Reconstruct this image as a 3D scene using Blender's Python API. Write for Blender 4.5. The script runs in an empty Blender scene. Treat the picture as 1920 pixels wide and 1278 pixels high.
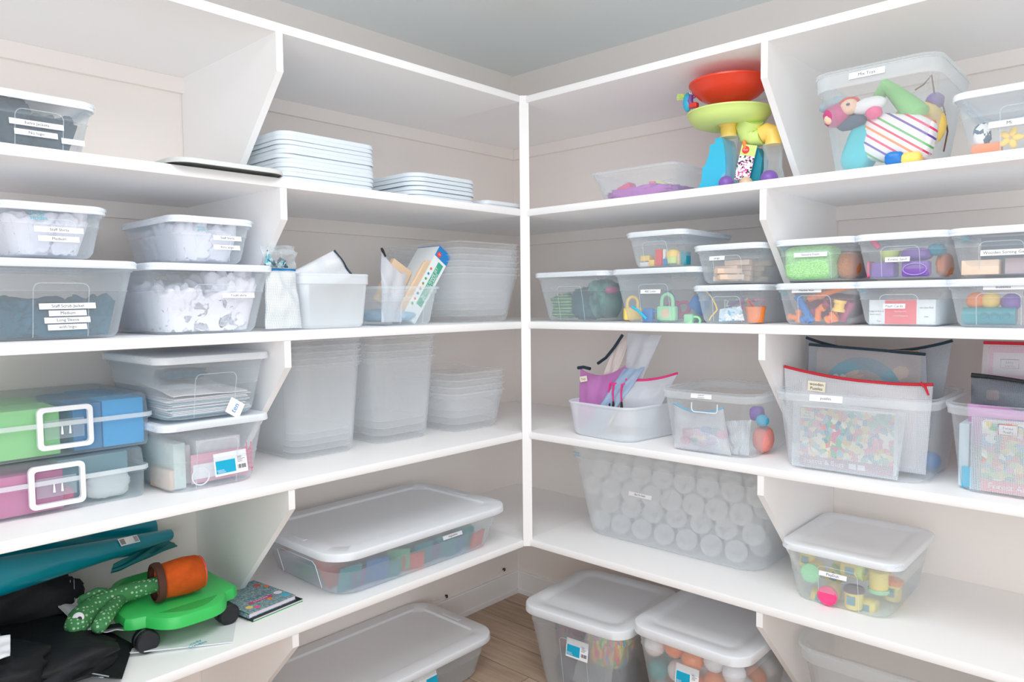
import bpy, math, random
from mathutils import Vector, Matrix, noise
PI = math.pi
SC = bpy.context.scene
COL = SC.collection

# ------------------------------------------------------------------ camera
cam_d = bpy.data.cameras.new('camera'); cam = bpy.data.objects.new('camera', cam_d); COL.objects.link(cam)
SC.camera = cam
YAW, PITCH, ROLL, FPX = 0.7430694508, -0.0550262212, -0.0103496755, 1361.88
cam_d.sensor_fit = 'HORIZONTAL'; cam_d.sensor_width = 36.0; cam_d.lens = 36.0*FPX/1920
cam_d.clip_start = 0.05
_f = Vector((-math.sin(YAW)*math.cos(PITCH), math.cos(YAW)*math.cos(PITCH), math.sin(PITCH)))
_r = Vector((math.cos(YAW), math.sin(YAW), 0)); _u = _r.cross(_f)
_R = _r*math.cos(ROLL)+_u*math.sin(ROLL); _U = _u*math.cos(ROLL)-_r*math.sin(ROLL)
m = Matrix((_R, _U, -_f)).transposed().to_4x4(); m.translation = Vector((1.71501, -1.93997, 1.37643))
cam.matrix_world = m

# ------------------------------------------------------------------ world, lights, exposure
SC.view_settings.view_transform = 'Standard'; SC.view_settings.look = 'None'
SC.view_settings.gamma = 1.0; SC.view_settings.use_curve_mapping = False
SC.view_settings.exposure = 0.08
SC.cycles.max_bounces = 10; SC.cycles.diffuse_bounces = 8; SC.cycles.transparent_max_bounces = 40
SC.cycles.transmission_bounces = 6; SC.cycles.caustics_reflective = False; SC.cycles.caustics_refractive = False
SC.cycles.sample_clamp_indirect = 4.0
wd = bpy.data.worlds.new('world'); SC.world = wd; wd.use_nodes = True
wd.node_tree.nodes['Background'].inputs[0].default_value = (0.80, 0.90, 1.0, 1); wd.node_tree.nodes['Background'].inputs[1].default_value = 1.0
def area(name, loc, target, sx, sy, power, col):
    l = bpy.data.lights.new(name, 'AREA'); l.shape = 'RECTANGLE'; l.size = sx; l.size_y = sy; l.energy = power; l.color = col
    o = bpy.data.objects.new(name, l); COL.objects.link(o); o.location = loc
    o.rotation_euler = (Vector(target)-Vector(loc)).to_track_quat('-Z', 'Y').to_euler(); return o
area('doorway_daylight', (2.1, -3.15, 1.15), (1.2, 0, 0.7), 1.5, 2.1, 19, (0.90, 0.955, 1.0))
area('window_daylight', (2.95, -2.35, 1.25), (0, -1.0, 0.8), 1.4, 1.7, 18, (0.90, 0.955, 1.0))
area('ceiling_lamp', (1.05, -1.05, 2.37), (1.05, -1.05, 0.0), 0.9, 0.9, 17.5, (0.94, 0.975, 1.0))

# ------------------------------------------------------------------ materials
MATS = {}
def srgb(r, g, b):
    f = lambda c: (c/255/12.92) if c/255 <= .04045 else ((c/255+.055)/1.055)**2.4
    return (f(r), f(g), f(b), 1)
def nt(name):
    m = bpy.data.materials.new(name); m.use_nodes = True; t = m.node_tree
    return m, t, t.nodes['Principled BSDF'], t.nodes['Material Output']
def N(t, kind, **kw):
    n = t.nodes.new(kind)
    for k, v in kw.items():
        if k in n.inputs: n.inputs[k].default_value = v
        else: setattr(n, k, v)
    return n
def mat(name, rgb, rough=.5, spec=.5, var=0.0, scale=8.0, bump=0.0, bscale=60.0, rgb2=None, sheen=0):
    if name in MATS: return MATS[name]
    m, t, p, o = nt(name); c = srgb(*rgb)
    p.inputs['Base Color'].default_value = c; p.inputs['Roughness'].default_value = rough
    p.inputs['Specular IOR Level'].default_value = spec
    if sheen: p.inputs['Sheen Weight'].default_value = sheen
    co = N(t, 'ShaderNodeTexCoord')
    if var or rgb2:
        nz = N(t, 'ShaderNodeTexNoise', Scale=scale, Detail=4.0); t.links.new(co.outputs['Object'], nz.inputs['Vector'])
        rp = N(t, 'ShaderNodeValToRGB'); t.links.new(nz.outputs['Fac'], rp.inputs[0])
        c2 = srgb(*rgb2) if rgb2 else tuple(x*(1-var) for x in c[:3])+(1,)
        rp.color_ramp.elements[0].position = .38; rp.color_ramp.elements[1].position = .62
        rp.color_ramp.elements[0].color = c2; rp.color_ramp.elements[1].color = c
        t.links.new(rp.outputs[0], p.inputs['Base Color'])
    if bump:
        b = N(t, 'ShaderNodeBump', Strength=bump, Distance=.004); n2 = N(t, 'ShaderNodeTexNoise', Scale=bscale, Detail=3.0)
        t.links.new(co.outputs['Object'], n2.inputs['Vector']); t.links.new(n2.outputs['Fac'], b.inputs['Height'])
        t.links.new(b.outputs[0], p.inputs['Normal'])
    MATS[name] = m; return m
def plastic(name, rgb, a0, a1, rough=.25, trans=.15, spec=.5):
    """moulded clear or milky polypropylene: mostly lets light straight through, denser when seen edge-on"""
    m, t, p, o = nt(name)
    p.inputs['Base Color'].default_value = srgb(*rgb); p.inputs['Roughness'].default_value = rough
    p.inputs['Specular IOR Level'].default_value = spec
    tl = N(t, 'ShaderNodeBsdfTranslucent', Color=srgb(*rgb)); mx = N(t, 'ShaderNodeMixShader', Fac=trans)
    t.links.new(p.outputs[0], mx.inputs[1]); t.links.new(tl.outputs[0], mx.inputs[2])
    lw = N(t, 'ShaderNodeLayerWeight', Blend=.35); mr = N(t, 'ShaderNodeMapRange')
    mr.inputs['To Min'].default_value = a0; mr.inputs['To Max'].default_value = a1
    t.links.new(lw.outputs['Facing'], mr.inputs['Value'])
    tr = N(t, 'ShaderNodeBsdfTransparent'); m2 = N(t, 'ShaderNodeMixShader')
    t.links.new(mr.outputs[0], m2.inputs['Fac']); t.links.new(tr.outputs[0], m2.inputs[1]); t.links.new(mx.outputs[0], m2.inputs[2])
    t.links.new(m2.outputs[0], o.inputs['Surface']); MATS[name] = m; return m
def mesh_mat(name, thread, fill=.15, cell=.0028, gap=.6, film=None):
    """woven mesh pouch material, threads over clear film, drawn in the metres of the UV map"""
    m, t, p, o = nt(name); p.inputs['Base Color'].default_value = srgb(*thread); p.inputs['Roughness'].default_value = .35
    uv = N(t, 'ShaderNodeUVMap'); sp = N(t, 'ShaderNodeSeparateXYZ'); t.links.new(uv.outputs[0], sp.inputs[0])
    outs = []
    for k in (0, 1):
        a = N(t, 'ShaderNodeMath', operation='MULTIPLY'); a.inputs[1].default_value = 1/cell; t.links.new(sp.outputs[k], a.inputs[0])
        b = N(t, 'ShaderNodeMath', operation='FRACT'); t.links.new(a.outputs[0], b.inputs[0])
        c = N(t, 'ShaderNodeMath', operation='GREATER_THAN'); c.inputs[1].default_value = gap; t.links.new(b.outputs[0], c.inputs[0]); outs.append(c)
    mx = N(t, 'ShaderNodeMath', operation='MAXIMUM'); t.links.new(outs[0].outputs[0], mx.inputs[0]); t.links.new(outs[1].outputs[0], mx.inputs[1])
    mr = N(t, 'ShaderNodeMapRange'); mr.inputs['To Min'].default_value = fill; mr.inputs['To Max'].default_value = .8
    t.links.new(mx.outputs[0], mr.inputs['Value'])
    tr = N(t, 'ShaderNodeBsdfTransparent'); m2 = N(t, 'ShaderNodeMixShader')
    t.links.new(mr.outputs[0], m2.inputs['Fac']); t.links.new(tr.outputs[0], m2.inputs[1]); t.links.new(p.outputs[0], m2.inputs[2])
    t.links.new(m2.outputs[0], o.inputs['Surface']); MATS[name] = m; return m
def ramp_mat(name, cols, axis=2, period=.05, rough=.6, angle=0.0, coord='Object'):
    """repeating stripes along an object axis"""
    m, t, p, o = nt(name); p.inputs['Roughness'].default_value = rough
    co = N(t, 'ShaderNodeTexCoord'); mp = N(t, 'ShaderNodeMapping'); mp.inputs['Rotation'].default_value = (0, angle, 0) if axis == 2 else (0, 0, angle)
    t.links.new(co.outputs[coord], mp.inputs[0]); sp = N(t, 'ShaderNodeSeparateXYZ'); t.links.new(mp.outputs[0], sp.inputs[0])
    a = N(t, 'ShaderNodeMath', operation='MULTIPLY'); a.inputs[1].default_value = 1/period; t.links.new(sp.outputs[axis], a.inputs[0])
    b = N(t, 'ShaderNodeMath', operation='FRACT'); t.links.new(a.outputs[0], b.inputs[0])
    rp = N(t, 'ShaderNodeValToRGB'); rp.color_ramp.interpolation = 'CONSTANT'; t.links.new(b.outputs[0], rp.inputs[0])
    el = rp.color_ramp.elements
    while len(el) < len(cols): el.new(.5)
    for e, (pos, c) in zip(el, cols): e.position = pos; e.color = srgb(*c)
    t.links.new(rp.outputs[0], p.inputs['Base Color']); MATS[name] = m; return m
def patch_mat(name, cols, scale=40, rough=.55, stretch=(1, 1, 1), mixwhite=0.0, feature=None):
    """printed picture of many small colour patches"""
    m, t, p, o = nt(name); p.inputs['Roughness'].default_value = rough
    co = N(t, 'ShaderNodeTexCoord'); mp = N(t, 'ShaderNodeMapping'); mp.inputs['Scale'].default_value = stretch
    t.links.new(co.outputs['Object'], mp.inputs[0])
    nz = N(t, 'ShaderNodeTexNoise', Scale=scale*.6, Detail=2.0); t.links.new(mp.outputs[0], nz.inputs['Vector'])
    ad = N(t, 'ShaderNodeVectorMath', operation='MULTIPLY_ADD'); ad.inputs[1].default_value = (1.4/scale,)*3
    t.links.new(nz.outputs['Color'], ad.inputs[0]); t.links.new(mp.outputs[0], ad.inputs[2])
    v = N(t, 'ShaderNodeTexVoronoi', Scale=scale); t.links.new(ad.outputs[0], v.inputs['Vector'])
    sp = N(t, 'ShaderNodeSeparateColor'); t.links.new(v.outputs['Color'], sp.inputs[0])
    rp = N(t, 'ShaderNodeValToRGB'); rp.color_ramp.interpolation = 'CONSTANT'; t.links.new(sp.outputs[0], rp.inputs[0])
    el = rp.color_ramp.elements
    while len(el) < len(cols): el.new(.5)
    for i, (e, c) in enumerate(zip(el, cols)): e.position = i/len(cols); e.color = srgb(*c)
    t.links.new(rp.outputs[0], p.inputs['Base Color']); MATS[name] = m; return m
def dots_mat(name, base, dot, scale=60, size=.35, rough=.8):
    m, t, p, o = nt(name); p.inputs['Roughness'].default_value = rough
    co = N(t, 'ShaderNodeTexCoord'); v = N(t, 'ShaderNodeTexVoronoi', Scale=scale, Randomness=.35); t.links.new(co.outputs['Object'], v.inputs['Vector'])
    c = N(t, 'ShaderNodeMath', operation='LESS_THAN'); c.inputs[1].default_value = size; t.links.new(v.outputs['Distance'], c.inputs[0])
    mx = N(t, 'ShaderNodeMix', data_type='RGBA'); mx.inputs[6].default_value = srgb(*base); mx.inputs[7].default_value = srgb(*dot)
    t.links.new(c.outputs[0], mx.inputs[0]); t.links.new(mx.outputs[2], p.inputs['Base Color']); MATS[name] = m; return m

WHITE = mat('white shelf paint', (248, 247, 247), .40, .4, bump=.05, bscale=25)
WALL = mat('warm off white wall paint', (245, 238, 233), .75, .3, bump=.08, bscale=90)
CEIL = mat('ceiling paint', (236, 241, 242), .85, .2, bump=.05, bscale=120)
CLEAR = plastic('clear polypropylene', (236, 246, 252), .20, .62)
HAZE = plastic('hazy polypropylene', (238, 244, 248), .30, .70, rough=.4)
PITP = plastic('pit tub polypropylene', (244, 249, 253), .26, .65, rough=.35)
HAZE2 = plastic('lightly hazed polypropylene', (238, 246, 250), .17, .80, rough=.4)
SHEER = plastic('thin clear polypropylene', (238, 247, 252), .11, .55)
MILK = plastic('milky polypropylene', (240, 246, 250), .66, .92, rough=.45)
NEST = plastic('nested polypropylene', (246, 250, 253), .13, .45, rough=.35, trans=.2)
LID = plastic('white lid plastic', (244, 248, 253), .94, 1.0, rough=.38, trans=.12)
LIDT = plastic('thin frosted lid plastic', (238, 246, 252), .88, .97, rough=.42, trans=.1)
FILM = plastic('crackled clear film', (235, 245, 250), .12, .75, rough=.12, trans=.2, spec=.9)
LABEL = mat('paper label', (243, 243, 246), .6, .3)
INK = mat('label ink', (92, 92, 98), .7, .2)
BLACK = mat('black plastic', (30, 34, 38), .45, .5)
TEALC = mat('teal scrub cloth', (30, 94, 120), .85, .2, var=.35, scale=14, bump=.4, bscale=90)
NAVYC = mat('dark slate jacket cloth', (44, 66, 84), .85, .2, var=.35, scale=14, bump=.4, bscale=90)
SHIRT = mat('white cotton', (236, 234, 242), .85, .2, bump=.3, bscale=60)
MW = mesh_mat('white mesh', (240, 243, 248), .22); MG = mesh_mat('grey mesh', (160, 166, 176), .20)
FROST = plastic('frosted pouch film', (226, 230, 238), .62, .9, rough=.3)

# ------------------------------------------------------------------ mesh helpers
def tag(o, label, cat, group=None, kind=None):
    o['label'] = label; o['category'] = cat
    if group: o['group'] = group
    if kind: o['kind'] = kind
    return o
def link(name, me, material, parent=None, loc=None, rot=None):
    o = bpy.data.objects.new(name, me); COL.objects.link(o)
    if material and not me.materials: me.materials.append(material)
    if parent: o.parent = parent
    if loc: o.location = loc
    if rot: o.rotation_euler = rot
    return o
def mk(name, V, F, material, parent=None, loc=None, rot=None, smooth=True, angle=40):
    me = bpy.data.meshes.new(name); me.from_pydata([tuple(v) for v in V], [], F); me.update()
    if smooth:
        me.polygons.foreach_set('use_smooth', [True]*len(me.polygons))
        try: me.set_sharp_from_angle(angle=math.radians(angle))
        except Exception: pass
    return link(name, me, material, parent, loc, rot)
def root(name, loc, rz, label, cat, group=None, rot=None):
    o = bpy.data.objects.new(name, None); COL.objects.link(o); o.location = loc
    o.rotation_euler = rot if rot else (0, 0, rz); o.empty_display_size = .02
    return tag(o, label, cat, group)
def structure(o): o['kind'] = 'structure'; return o
class G:
    """collects geometry for one mesh"""
    def __init__(s): s.V = []; s.F = []
    def add(s, V, F, M=None):
        n = len(s.V); s.V += [tuple(M @ Vector(v)) if M else tuple(v) for v in V]; s.F += [tuple(i+n for i in f) for f in F]; return s
    def box(s, x0, x1, y0, y1, z0, z1, b=0.0, M=None):
        if b <= 0:
            V = [(x0,y0,z0),(x1,y0,z0),(x1,y1,z0),(x0,y1,z0),(x0,y0,z1),(x1,y0,z1),(x1,y1,z1),(x0,y1,z1)]
            return s.add(V, [(0,3,2,1),(4,5,6,7),(0,1,5,4),(1,2,6,5),(2,3,7,6),(3,0,4,7)], M)
        rings = []
        for ins, z in ((b, z0), (b*.3, z0+b*.3), (0, z0+b), (0, z1-b), (b*.3, z1-b*.3), (b, z1)):
            rings.append([(x, y, z) for x, y in rrect(x0+ins, x1-ins, y0+ins, y1-ins, max(b-ins, b*.3), 3)])
        return s.loft(rings, True, True, M)
    def loft(s, rings, cap0=True, cap1=True, M=None, closed=True):
        n = len(rings[0]); V = [p for r in rings for p in r]; F = []
        for i in range(len(rings)-1):
            for j in range(n if closed else n-1):
                k = (j+1) % n; F.append((i*n+j, i*n+k, (i+1)*n+k, (i+1)*n+j))
        if cap0: F.append(tuple(range(n-1, -1, -1)))
        if cap1: F.append(tuple((len(rings)-1)*n+j for j in range(n)))
        return s.add(V, F, M)
    def tube(s, pts, r, n=8, caps=True, M=None, closed=False):
        pts = [Vector(p) for p in pts]; rings = []; rr = r if hasattr(r, '__len__') else [r]*len(pts)
        up = None
        for i, p in enumerate(pts):
            a = pts[i-1] if (i or closed) else p; b = pts[(i+1) % len(pts)] if (i < len(pts)-1 or closed) else p
            d = (b-a).normalized() if (b-a).length > 1e-9 else Vector((0, 0, 1))
            if up is None:
                up = Vector((0, 0, 1)) if abs(d.z) < .9 else Vector((1, 0, 0))
            u = (up-d*up.dot(d)).normalized(); up = u; w = d.cross(u)
            rings.append([tuple(p+(u*math.cos(t)+w*math.sin(t))*rr[i]) for t in [2*PI*k/n for k in range(n)]])
        if closed: rings.append(rings[0]); caps = False
        return s.loft(rings, caps, caps, M)
    def lathe(s, prof, n=32, M=None, cap0=True, cap1=True):
        return s.loft([[(r*math.cos(2*PI*k/n), r*math.sin(2*PI*k/n), z) for k in range(n)] for r, z in prof], cap0, cap1, M)
    def obj(s, name, material, parent=None, loc=None, rot=None, smooth=True, angle=40):
        return mk(name, s.V, s.F, material, parent, loc, rot, smooth, angle)
def rrect(x0, x1, y0, y1, r, n=5):
    r = min(r, (x1-x0)/2-1e-5, (y1-y0)/2-1e-5); out = []
    for cx, cy, a in ((x1-r, y0+r, -PI/2), (x1-r, y1-r, 0), (x0+r, y1-r, PI/2), (x0+r, y0+r, PI)):
        for k in range(n+1):
            t = a+k*PI/2/n; out.append((cx+r*math.cos(t), cy+r*math.sin(t)))
    return out
_ico = {}
def ico(sub):
    if sub not in _ico:
        import bmesh
        bm = bmesh.new(); bmesh.ops.create_icosphere(bm, subdivisions=sub, radius=1.0)
        _ico[sub] = ([v.co.copy() for v in bm.verts], [tuple(v.index for v in f.verts) for f in bm.faces]); bm.free()
    return _ico[sub]
def lump(sx, sy, sz, seed=0, amp=.12, freq=2.2, p=3.0, sub=4, ridge=.5, flat=True):
    """a crumpled soft body of half sizes sx, sy, sz resting on z=0"""
    V0, F = ico(sub); V = []; off = Vector((seed*7.13, seed*3.7, seed*1.9))
    for v in V0:
        k = (abs(v.x)**p+abs(v.y)**p+abs(v.z)**p)**(-1/p); q = v*k
        n = noise.noise(v*freq+off); r = abs(noise.noise(v*freq*1.7+off*2)); r2 = abs(noise.noise(v*freq*3.3+off)); r3 = abs(noise.noise(v*freq*7+off))
        q = q*(1+amp*(n*.8+(r-.2)*ridge*2.4+(r2-.2)*ridge*.75+(r3-.2)*ridge*.16))
        z = q.z*sz+sz
        if flat and z < 0: z = 0
        V.append((q.x*sx, q.y*sy, z))
    return V, F
def text_mesh(s, size, extrude=0.0):
    cu = bpy.data.curves.new('lettering', 'FONT'); cu.body = s; cu.size = size; cu.align_x = 'CENTER'; cu.align_y = 'CENTER'
    cu.resolution_u = 2; cu.extrude = extrude
    o = bpy.data.objects.new('lettering', cu); COL.objects.link(o)
    dg = bpy.context.evaluated_depsgraph_get(); me = bpy.data.meshes.new_from_object(o.evaluated_get(dg))
    bpy.data.objects.remove(o); bpy.data.curves.remove(cu); me.materials.clear(); me.name = 'lettering'; return me
def lettering(s, size, material, parent, loc, rot=(PI/2, 0, 0), maxw=None, bold=0):
    me = text_mesh(s, size)
    if maxw:
        xs = [v.co.x for v in me.vertices]; w = max(xs)-min(xs) if xs else 0
        if w > maxw:
            for v in me.vertices: v.co.x *= maxw/w
    return link('lettering', me, material, parent, loc, rot)
def F(side, u0, u1, front, z, yaw=0.0):
    """bin frame: origin at front-centre-bottom, x to the viewer's right, y into the shelf"""
    u = (u0+u1)/2
    if side == 'R': M = Matrix.Translation((u, front, z+.0006)) @ Matrix.Rotation(yaw, 4, 'Z')
    else: M = Matrix.Translation((-front, u, z+.0006)) @ Matrix.Rotation(PI/2+yaw, 4, 'Z')
    return M
def fl(M): return tuple(M.translation)
def fz(M): return M.to_euler().z
def inner(M, x, y, z): return tuple(M @ Vector((x, y, z)))

# ------------------------------------------------------------------ storage tubs
def tub_mesh(w, d, h, ins, r=.03, band=.022, line=.62, arch=True, rim=.006, rimh=.007, lip=.004):
    g = G()
    def ring(i, z, rr=None): return [(x, y, z) for x, y in rrect(-w/2+i, w/2-i, i, d-i, (r if rr is None else rr), 6)]
    at = lambda z: ins*(1-z/h)
    rings = [ring(at(0)+.016, 0), ring(at(0)+.006, .0012), ring(at(0)+.0015, .006), ring(at(.013), .013)]
    if line:
        zl = h*line
        rings += [ring(at(zl-.002), zl-.002), ring(at(zl)-.0016, zl), ring(at(zl+.002), zl+.002)]
    if band:
        zb = h-band
        rings += [ring(at(zb), zb), ring(at(zb)-.0032, zb+.0016)]
        rings += [ring(-.001, h-rimh)]
    rings += [ring(-.001 if band else .001, h-rimh*.6), ring(-rim, h-rimh), ring(-rim-.0008, h-rimh*.5), ring(-rim, h), ring(.0005, h+.0006), ring(lip, h-.002 if lip > .002 else h+.0002)]
    g.loft(rings, True, False)
    if arch:
        aw, az0, az1 = min(.105, w*.42), h*.02, h*.72
        pts = []
        def fy(z): return at(z)-.0006
        rc = .014
        for t in range(0, 4): z = .006+(az1-rc-.006)*t/3; pts.append((-aw/2, fy(z), z))
        for k in range(1, 6): a = PI-k*PI/2/5; pts.append((-aw/2+rc+rc*math.cos(a), fy(az1), az1-rc+rc*math.sin(a)))
        for k in range(0, 6): a = PI/2-k*PI/2/5; pts.append((aw/2-rc+rc*math.cos(a), fy(az1), az1-rc+rc*math.sin(a)))
        for t in range(1, 4): z = az1-rc-(az1-rc-.006)*t/3; pts.append((aw/2, fy(z), z))
        g.tube(pts, .0011, 5)
    return g
def lid_mesh(w, d, r=.036, over=.0065, t=.0145, rec=.022, step=.004):
    g = G()
    def ring(i, z): return [(x, y, z) for x, y in rrect(-w/2-over+i, w/2+over-i, -over+i, d+over-i, max(r-i*.6, .008), 7)]
    rings = [ring(.0035, -t+.002), ring(.001, -t), ring(0, -t+.001), ring(.0008, -.002), ring(.002, .0015), ring(.005, .003), ring(rec-.003, .0032), ring(rec+.002, .003-step), ring(rec+.02, .003-step), ring(min(w, d)*.4, .003-step)]
    g.loft(rings, False, True); return g
def tub(M, w, d, h, ins, label, cat='bin', group=None, mat_=None, lid=True, lidmat=None, name='storage_bin', parent_only=False, **kw):
    t = root(name, fl(M), fz(M), label, cat, group)
    t.rotation_euler = M.to_euler()
    lidkw = {k: kw.pop(k) for k in list(kw) if k in ('over', 't', 'rec', 'step', 'lr')}
    if 'lr' in lidkw: lidkw['r'] = lidkw.pop('lr')
    tub_mesh(w, d, h, ins, **kw).obj('tub', mat_ or CLEAR, t, angle=60)
    if lid: lid_mesh(w, d, **lidkw).obj('lid', lidmat or LID, t, (0, 0, h), angle=50)
    t['_h'] = h; t['_ins'] = ins
    return t
def rim_band(t, w, d, h, r, bh, material, off=.0035):
    ring = lambda i, z: [(x, y, z) for x, y in rrect(-w/2+i, w/2-i, i, d-i, r, 6)]
    G().loft([ring(-off+.002, h-bh), ring(-off, h-bh+.001), ring(-off-.001, h-.012), ring(-off, h-.010)], False, False).obj('rim_band', material, t, angle=50)
def strip(t, s, x, z, w, hgt=.012, size=.0085, front=None, tilt=0.0):
    """printed paper strip stuck on the front of a tub"""
    h, ins = t['_h'], t['_ins']; y = ins*(1-z/h)-.0022 if front is None else front
    g = G().box(-w/2, w/2, -.0004, .0004, -hgt/2, hgt/2)
    b = g.obj('label_strip', LABEL, t, (x, y, z), (-math.atan2(ins, h), tilt, 0), smooth=False)
    if s: lettering(s, size, INK, b, (0, -.0008, 0), maxw=w*.92)
    return b
TEALCARD = mat('teal print', (0, 168, 205), .5); GREYP = mat('grey print', (170, 172, 178), .6)
def store_card(t, x, z, w=.078, hgt=.05, rot=0.0):
    h, ins = t['_h'], t['_ins']; y = ins*(1-z/h)-.0025
    c = G().box(-w/2, w/2, -.0004, .0004, -hgt/2, hgt/2).obj('product_card', LABEL, t, (x, y, z), (-math.atan2(ins, h), rot, 0), smooth=False)
    G().box(-w*.46, w*.13, -.0004, .0004, -hgt*.40, hgt*.16).obj('printed_panel', TEALCARD, c, (0, -.0007, 0), smooth=False)
    lettering('MADE BY', hgt*.085, LABEL, c, (-w*.33, -.0014, -hgt*.26), maxw=w*.22); lettering('DESIGN', hgt*.1, LABEL, c, (-w*.30, -.0014, -hgt*.34), maxw=w*.28)
    g = G(); random.seed(3)
    for i in range(9): g.box(w*.2+i*w*.028, w*.2+i*w*.028+w*random.choice((.008, .014, .018)), -.0003, .0003, -hgt*.32, -hgt*.14)
    for i in range(5): g.box(w*.2, w*.2+w*random.uniform(.12, .26), -.0003, .0003, hgt*(.22-.06*i), hgt*(.235-.06*i))
    g.obj('barcode', INK, c, (0, -.0008, 0), smooth=False)
    return c
STEADY = mat('aqua logo print', (60, 180, 200), .5); STEADY2 = mat('coral logo print', (232, 130, 110), .5)
def logo(t, x, z, size=.010):
    h, ins = t['_h'], t['_ins']; y = ins*(1-z/h)-.0022
    lettering('steady', size, STEADY, t, (x, y, z+size*.45)); lettering('strides', size, STEADY, t, (x+size*.3, y, z-size*.45))

S6 = dict(w=.207, d=.33, h=.110, ins=.019, r=.028)
S16 = dict(w=.303, d=.40, h=.168, ins=.030, r=.034)
# ------------------------------------------------------------------ room shell
D = .5646; H0, H1, H2, H3, H4 = 2.0919, 1.6990, 1.3030, .9077, .5168; T = .0248; CE = 2.401
BX, BY = 3.0, -3.2
def slab(name, x0, x1, y0, y1, z0, z1, mt): return structure(G().box(x0, x1, y0, y1, z0, z1).obj(name, mt, smooth=False))
def wood_floor():
    m, t, p, o = nt('wood plank floor'); p.inputs['Roughness'].default_value = .55
    co = N(t, 'ShaderNodeTexCoord'); mp = N(t, 'ShaderNodeMapping'); mp.inputs['Rotation'].default_value = (0, 0, .0)
    t.links.new(co.outputs['Object'], mp.inputs[0])
    br = N(t, 'ShaderNodeTexBrick', Scale=1.0); br.inputs['Brick Width'].default_value = 1.2; br.inputs['Row Height'].default_value = .15
    br.inputs['Mortar Size'].default_value = .0012; br.inputs['Color1'].default_value = srgb(196, 174, 154); br.inputs['Color2'].default_value = srgb(178, 154, 134); br.inputs['Mortar'].default_value = srgb(80, 62, 50)
    t.links.new(mp.outputs[0], br.inputs['Vector'])
    m2 = N(t, 'ShaderNodeMapping'); m2.inputs['Scale'].default_value = (2, 26, 1); t.links.new(mp.outputs[0], m2.inputs[0])
    nz = N(t, 'ShaderNodeTexNoise', Scale=2.2, Detail=6.0); t.links.new(m2.outputs[0], nz.inputs['Vector'])
    rp = N(t, 'ShaderNodeValToRGB'); rp.color_ramp.elements[0].position = .35; rp.color_ramp.elements[0].color = (.84, .83, .81, 1); rp.color_ramp.elements[1].position = .7; rp.color_ramp.elements[1].color = (1.15, 1.12, 1.1, 1)
    t.links.new(nz.outputs['Fac'], rp.inputs[0])
    mx = N(t, 'ShaderNodeMix', data_type='RGBA', blend_type='MULTIPLY'); mx.inputs[0].default_value = 1
    t.links.new(br.outputs['Color'], mx.inputs[6]); t.links.new(rp.outputs[0], mx.inputs[7]); t.links.new(mx.outputs[2], p.inputs['Base Color'])
    return m
slab('floor', -D-.1, BX+.1, BY-.1, D+.1, -.05, 0, wood_floor())
slab('ceiling', -D-.1, BX+.1, BY-.1, D+.1, CE, CE+.05, CEIL)
slab('wall_left', -D-.1, -D, BY-.1, D+.1, 0, CE, WALL)
slab('wall_right', -D, BX+.1, D, D+.1, 0, CE, WALL)
structure(G().box(-D, 1.3, BY-.1, BY, 0, CE).box(2.9, BX+.1, BY-.1, BY, 0, CE).box(1.3, 2.9, BY-.1, BY, 2.28, CE).obj('wall_front', WALL, smooth=False))
structure(G().box(BX, BX+.1, BY, -3.1, 0, CE).box(BX, BX+.1, -1.6, D, 0, CE).box(BX, BX+.1, -3.1, -1.6, 0, .48).box(BX, BX+.1, -3.1, -1.6, 2.12, CE).obj('wall_rear', WALL, smooth=False))
def base(name, box, ax):
    x0, x1, y0, y1 = box; g = G().box(x0, x1, y0, y1, 0, .100)
    if ax == 'x': g.box(x0, x1+.004, y0, y1, 0, .02).box(x0, x1-.003, y0, y1, .100, .105)
    else: g.box(x0, x1, y0-.004, y1, 0, .02).box(x0, x1, y0+.003, y1, .100, .105)
    structure(g.obj(name, WHITE, smooth=False))
base('baseboard_left', (-D, -D+.014, BY, D), 'x'); base('baseboard_right', (-D+.014, BX, D-.014, D), 'y')

# ------------------------------------------------------------------ built-in shelving
def shelf_L(z):   # left run, y from BY+.4 to 0
    g = G(); c = .0022; y0, y1 = -2.9, -.0002
    prof = [(-D+.0005, z-T), (-c, z-T), (-c*.3, z-T+c*.3), (0, z-T+c), (0, z-c*1.6), (-c*.6, z-c*.4), (-c*1.8, z), (-D+.0005, z)]
    g.loft([[(x, y, zz) for x, zz in prof] for y in (y1-.0245, y0)] , True, True)
    g.loft([[(min(x, -.0245) if y == y1 else x, y, zz) for x, zz in prof] for y in (y1, y1-.0245)], True, True)
    return g
def shelf_R(z):
    g = G(); c = .0022; x0, x1 = .0, 2.6
    prof = [(D-.0005, z-T), (c, z-T), (c*.3, z-T+c*.3), (0, z-T+c), (0, z-c*1.6), (c*.6, z-c*.4), (c*1.8, z), (D-.0005, z)]
    g.loft([[(x, y, zz) for y, zz in prof] for x in (x0, x1)])
    g.box(-D+.0005, -.0001, 0.0003, D-.0005, z-T, z)
    return g
def divider(ax, u0, u1, ztop, zbot, front_h, parent, zfloor=False):
    dmax = D-.002; run = ztop-front_h-zbot; back = min(run, .42)
    prof = [(0.002, ztop), (.002, ztop-front_h), (.002+back, ztop-front_h-back), (.002+back, zbot), (dmax, zbot), (dmax, ztop)]
    if back >= run-1e-6: prof.pop(3)
    if ax == 'L': rings = [[(-p, u, z) for p, z in prof] for u in (u0, u1)]
    else: rings = [[(p, u_, z) for p, z in prof] for u_ in (u0, u1)]; rings = [[(u, p, z) for p, u, z in r] for r in rings]
    return G().loft(rings).obj('divider_panel', WHITE, parent, smooth=False)
SL = root('shelving_unit', (0, 0, 0), 0, 'white built-in shelving run along the left wall with sloped dividers', 'shelves')
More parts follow.
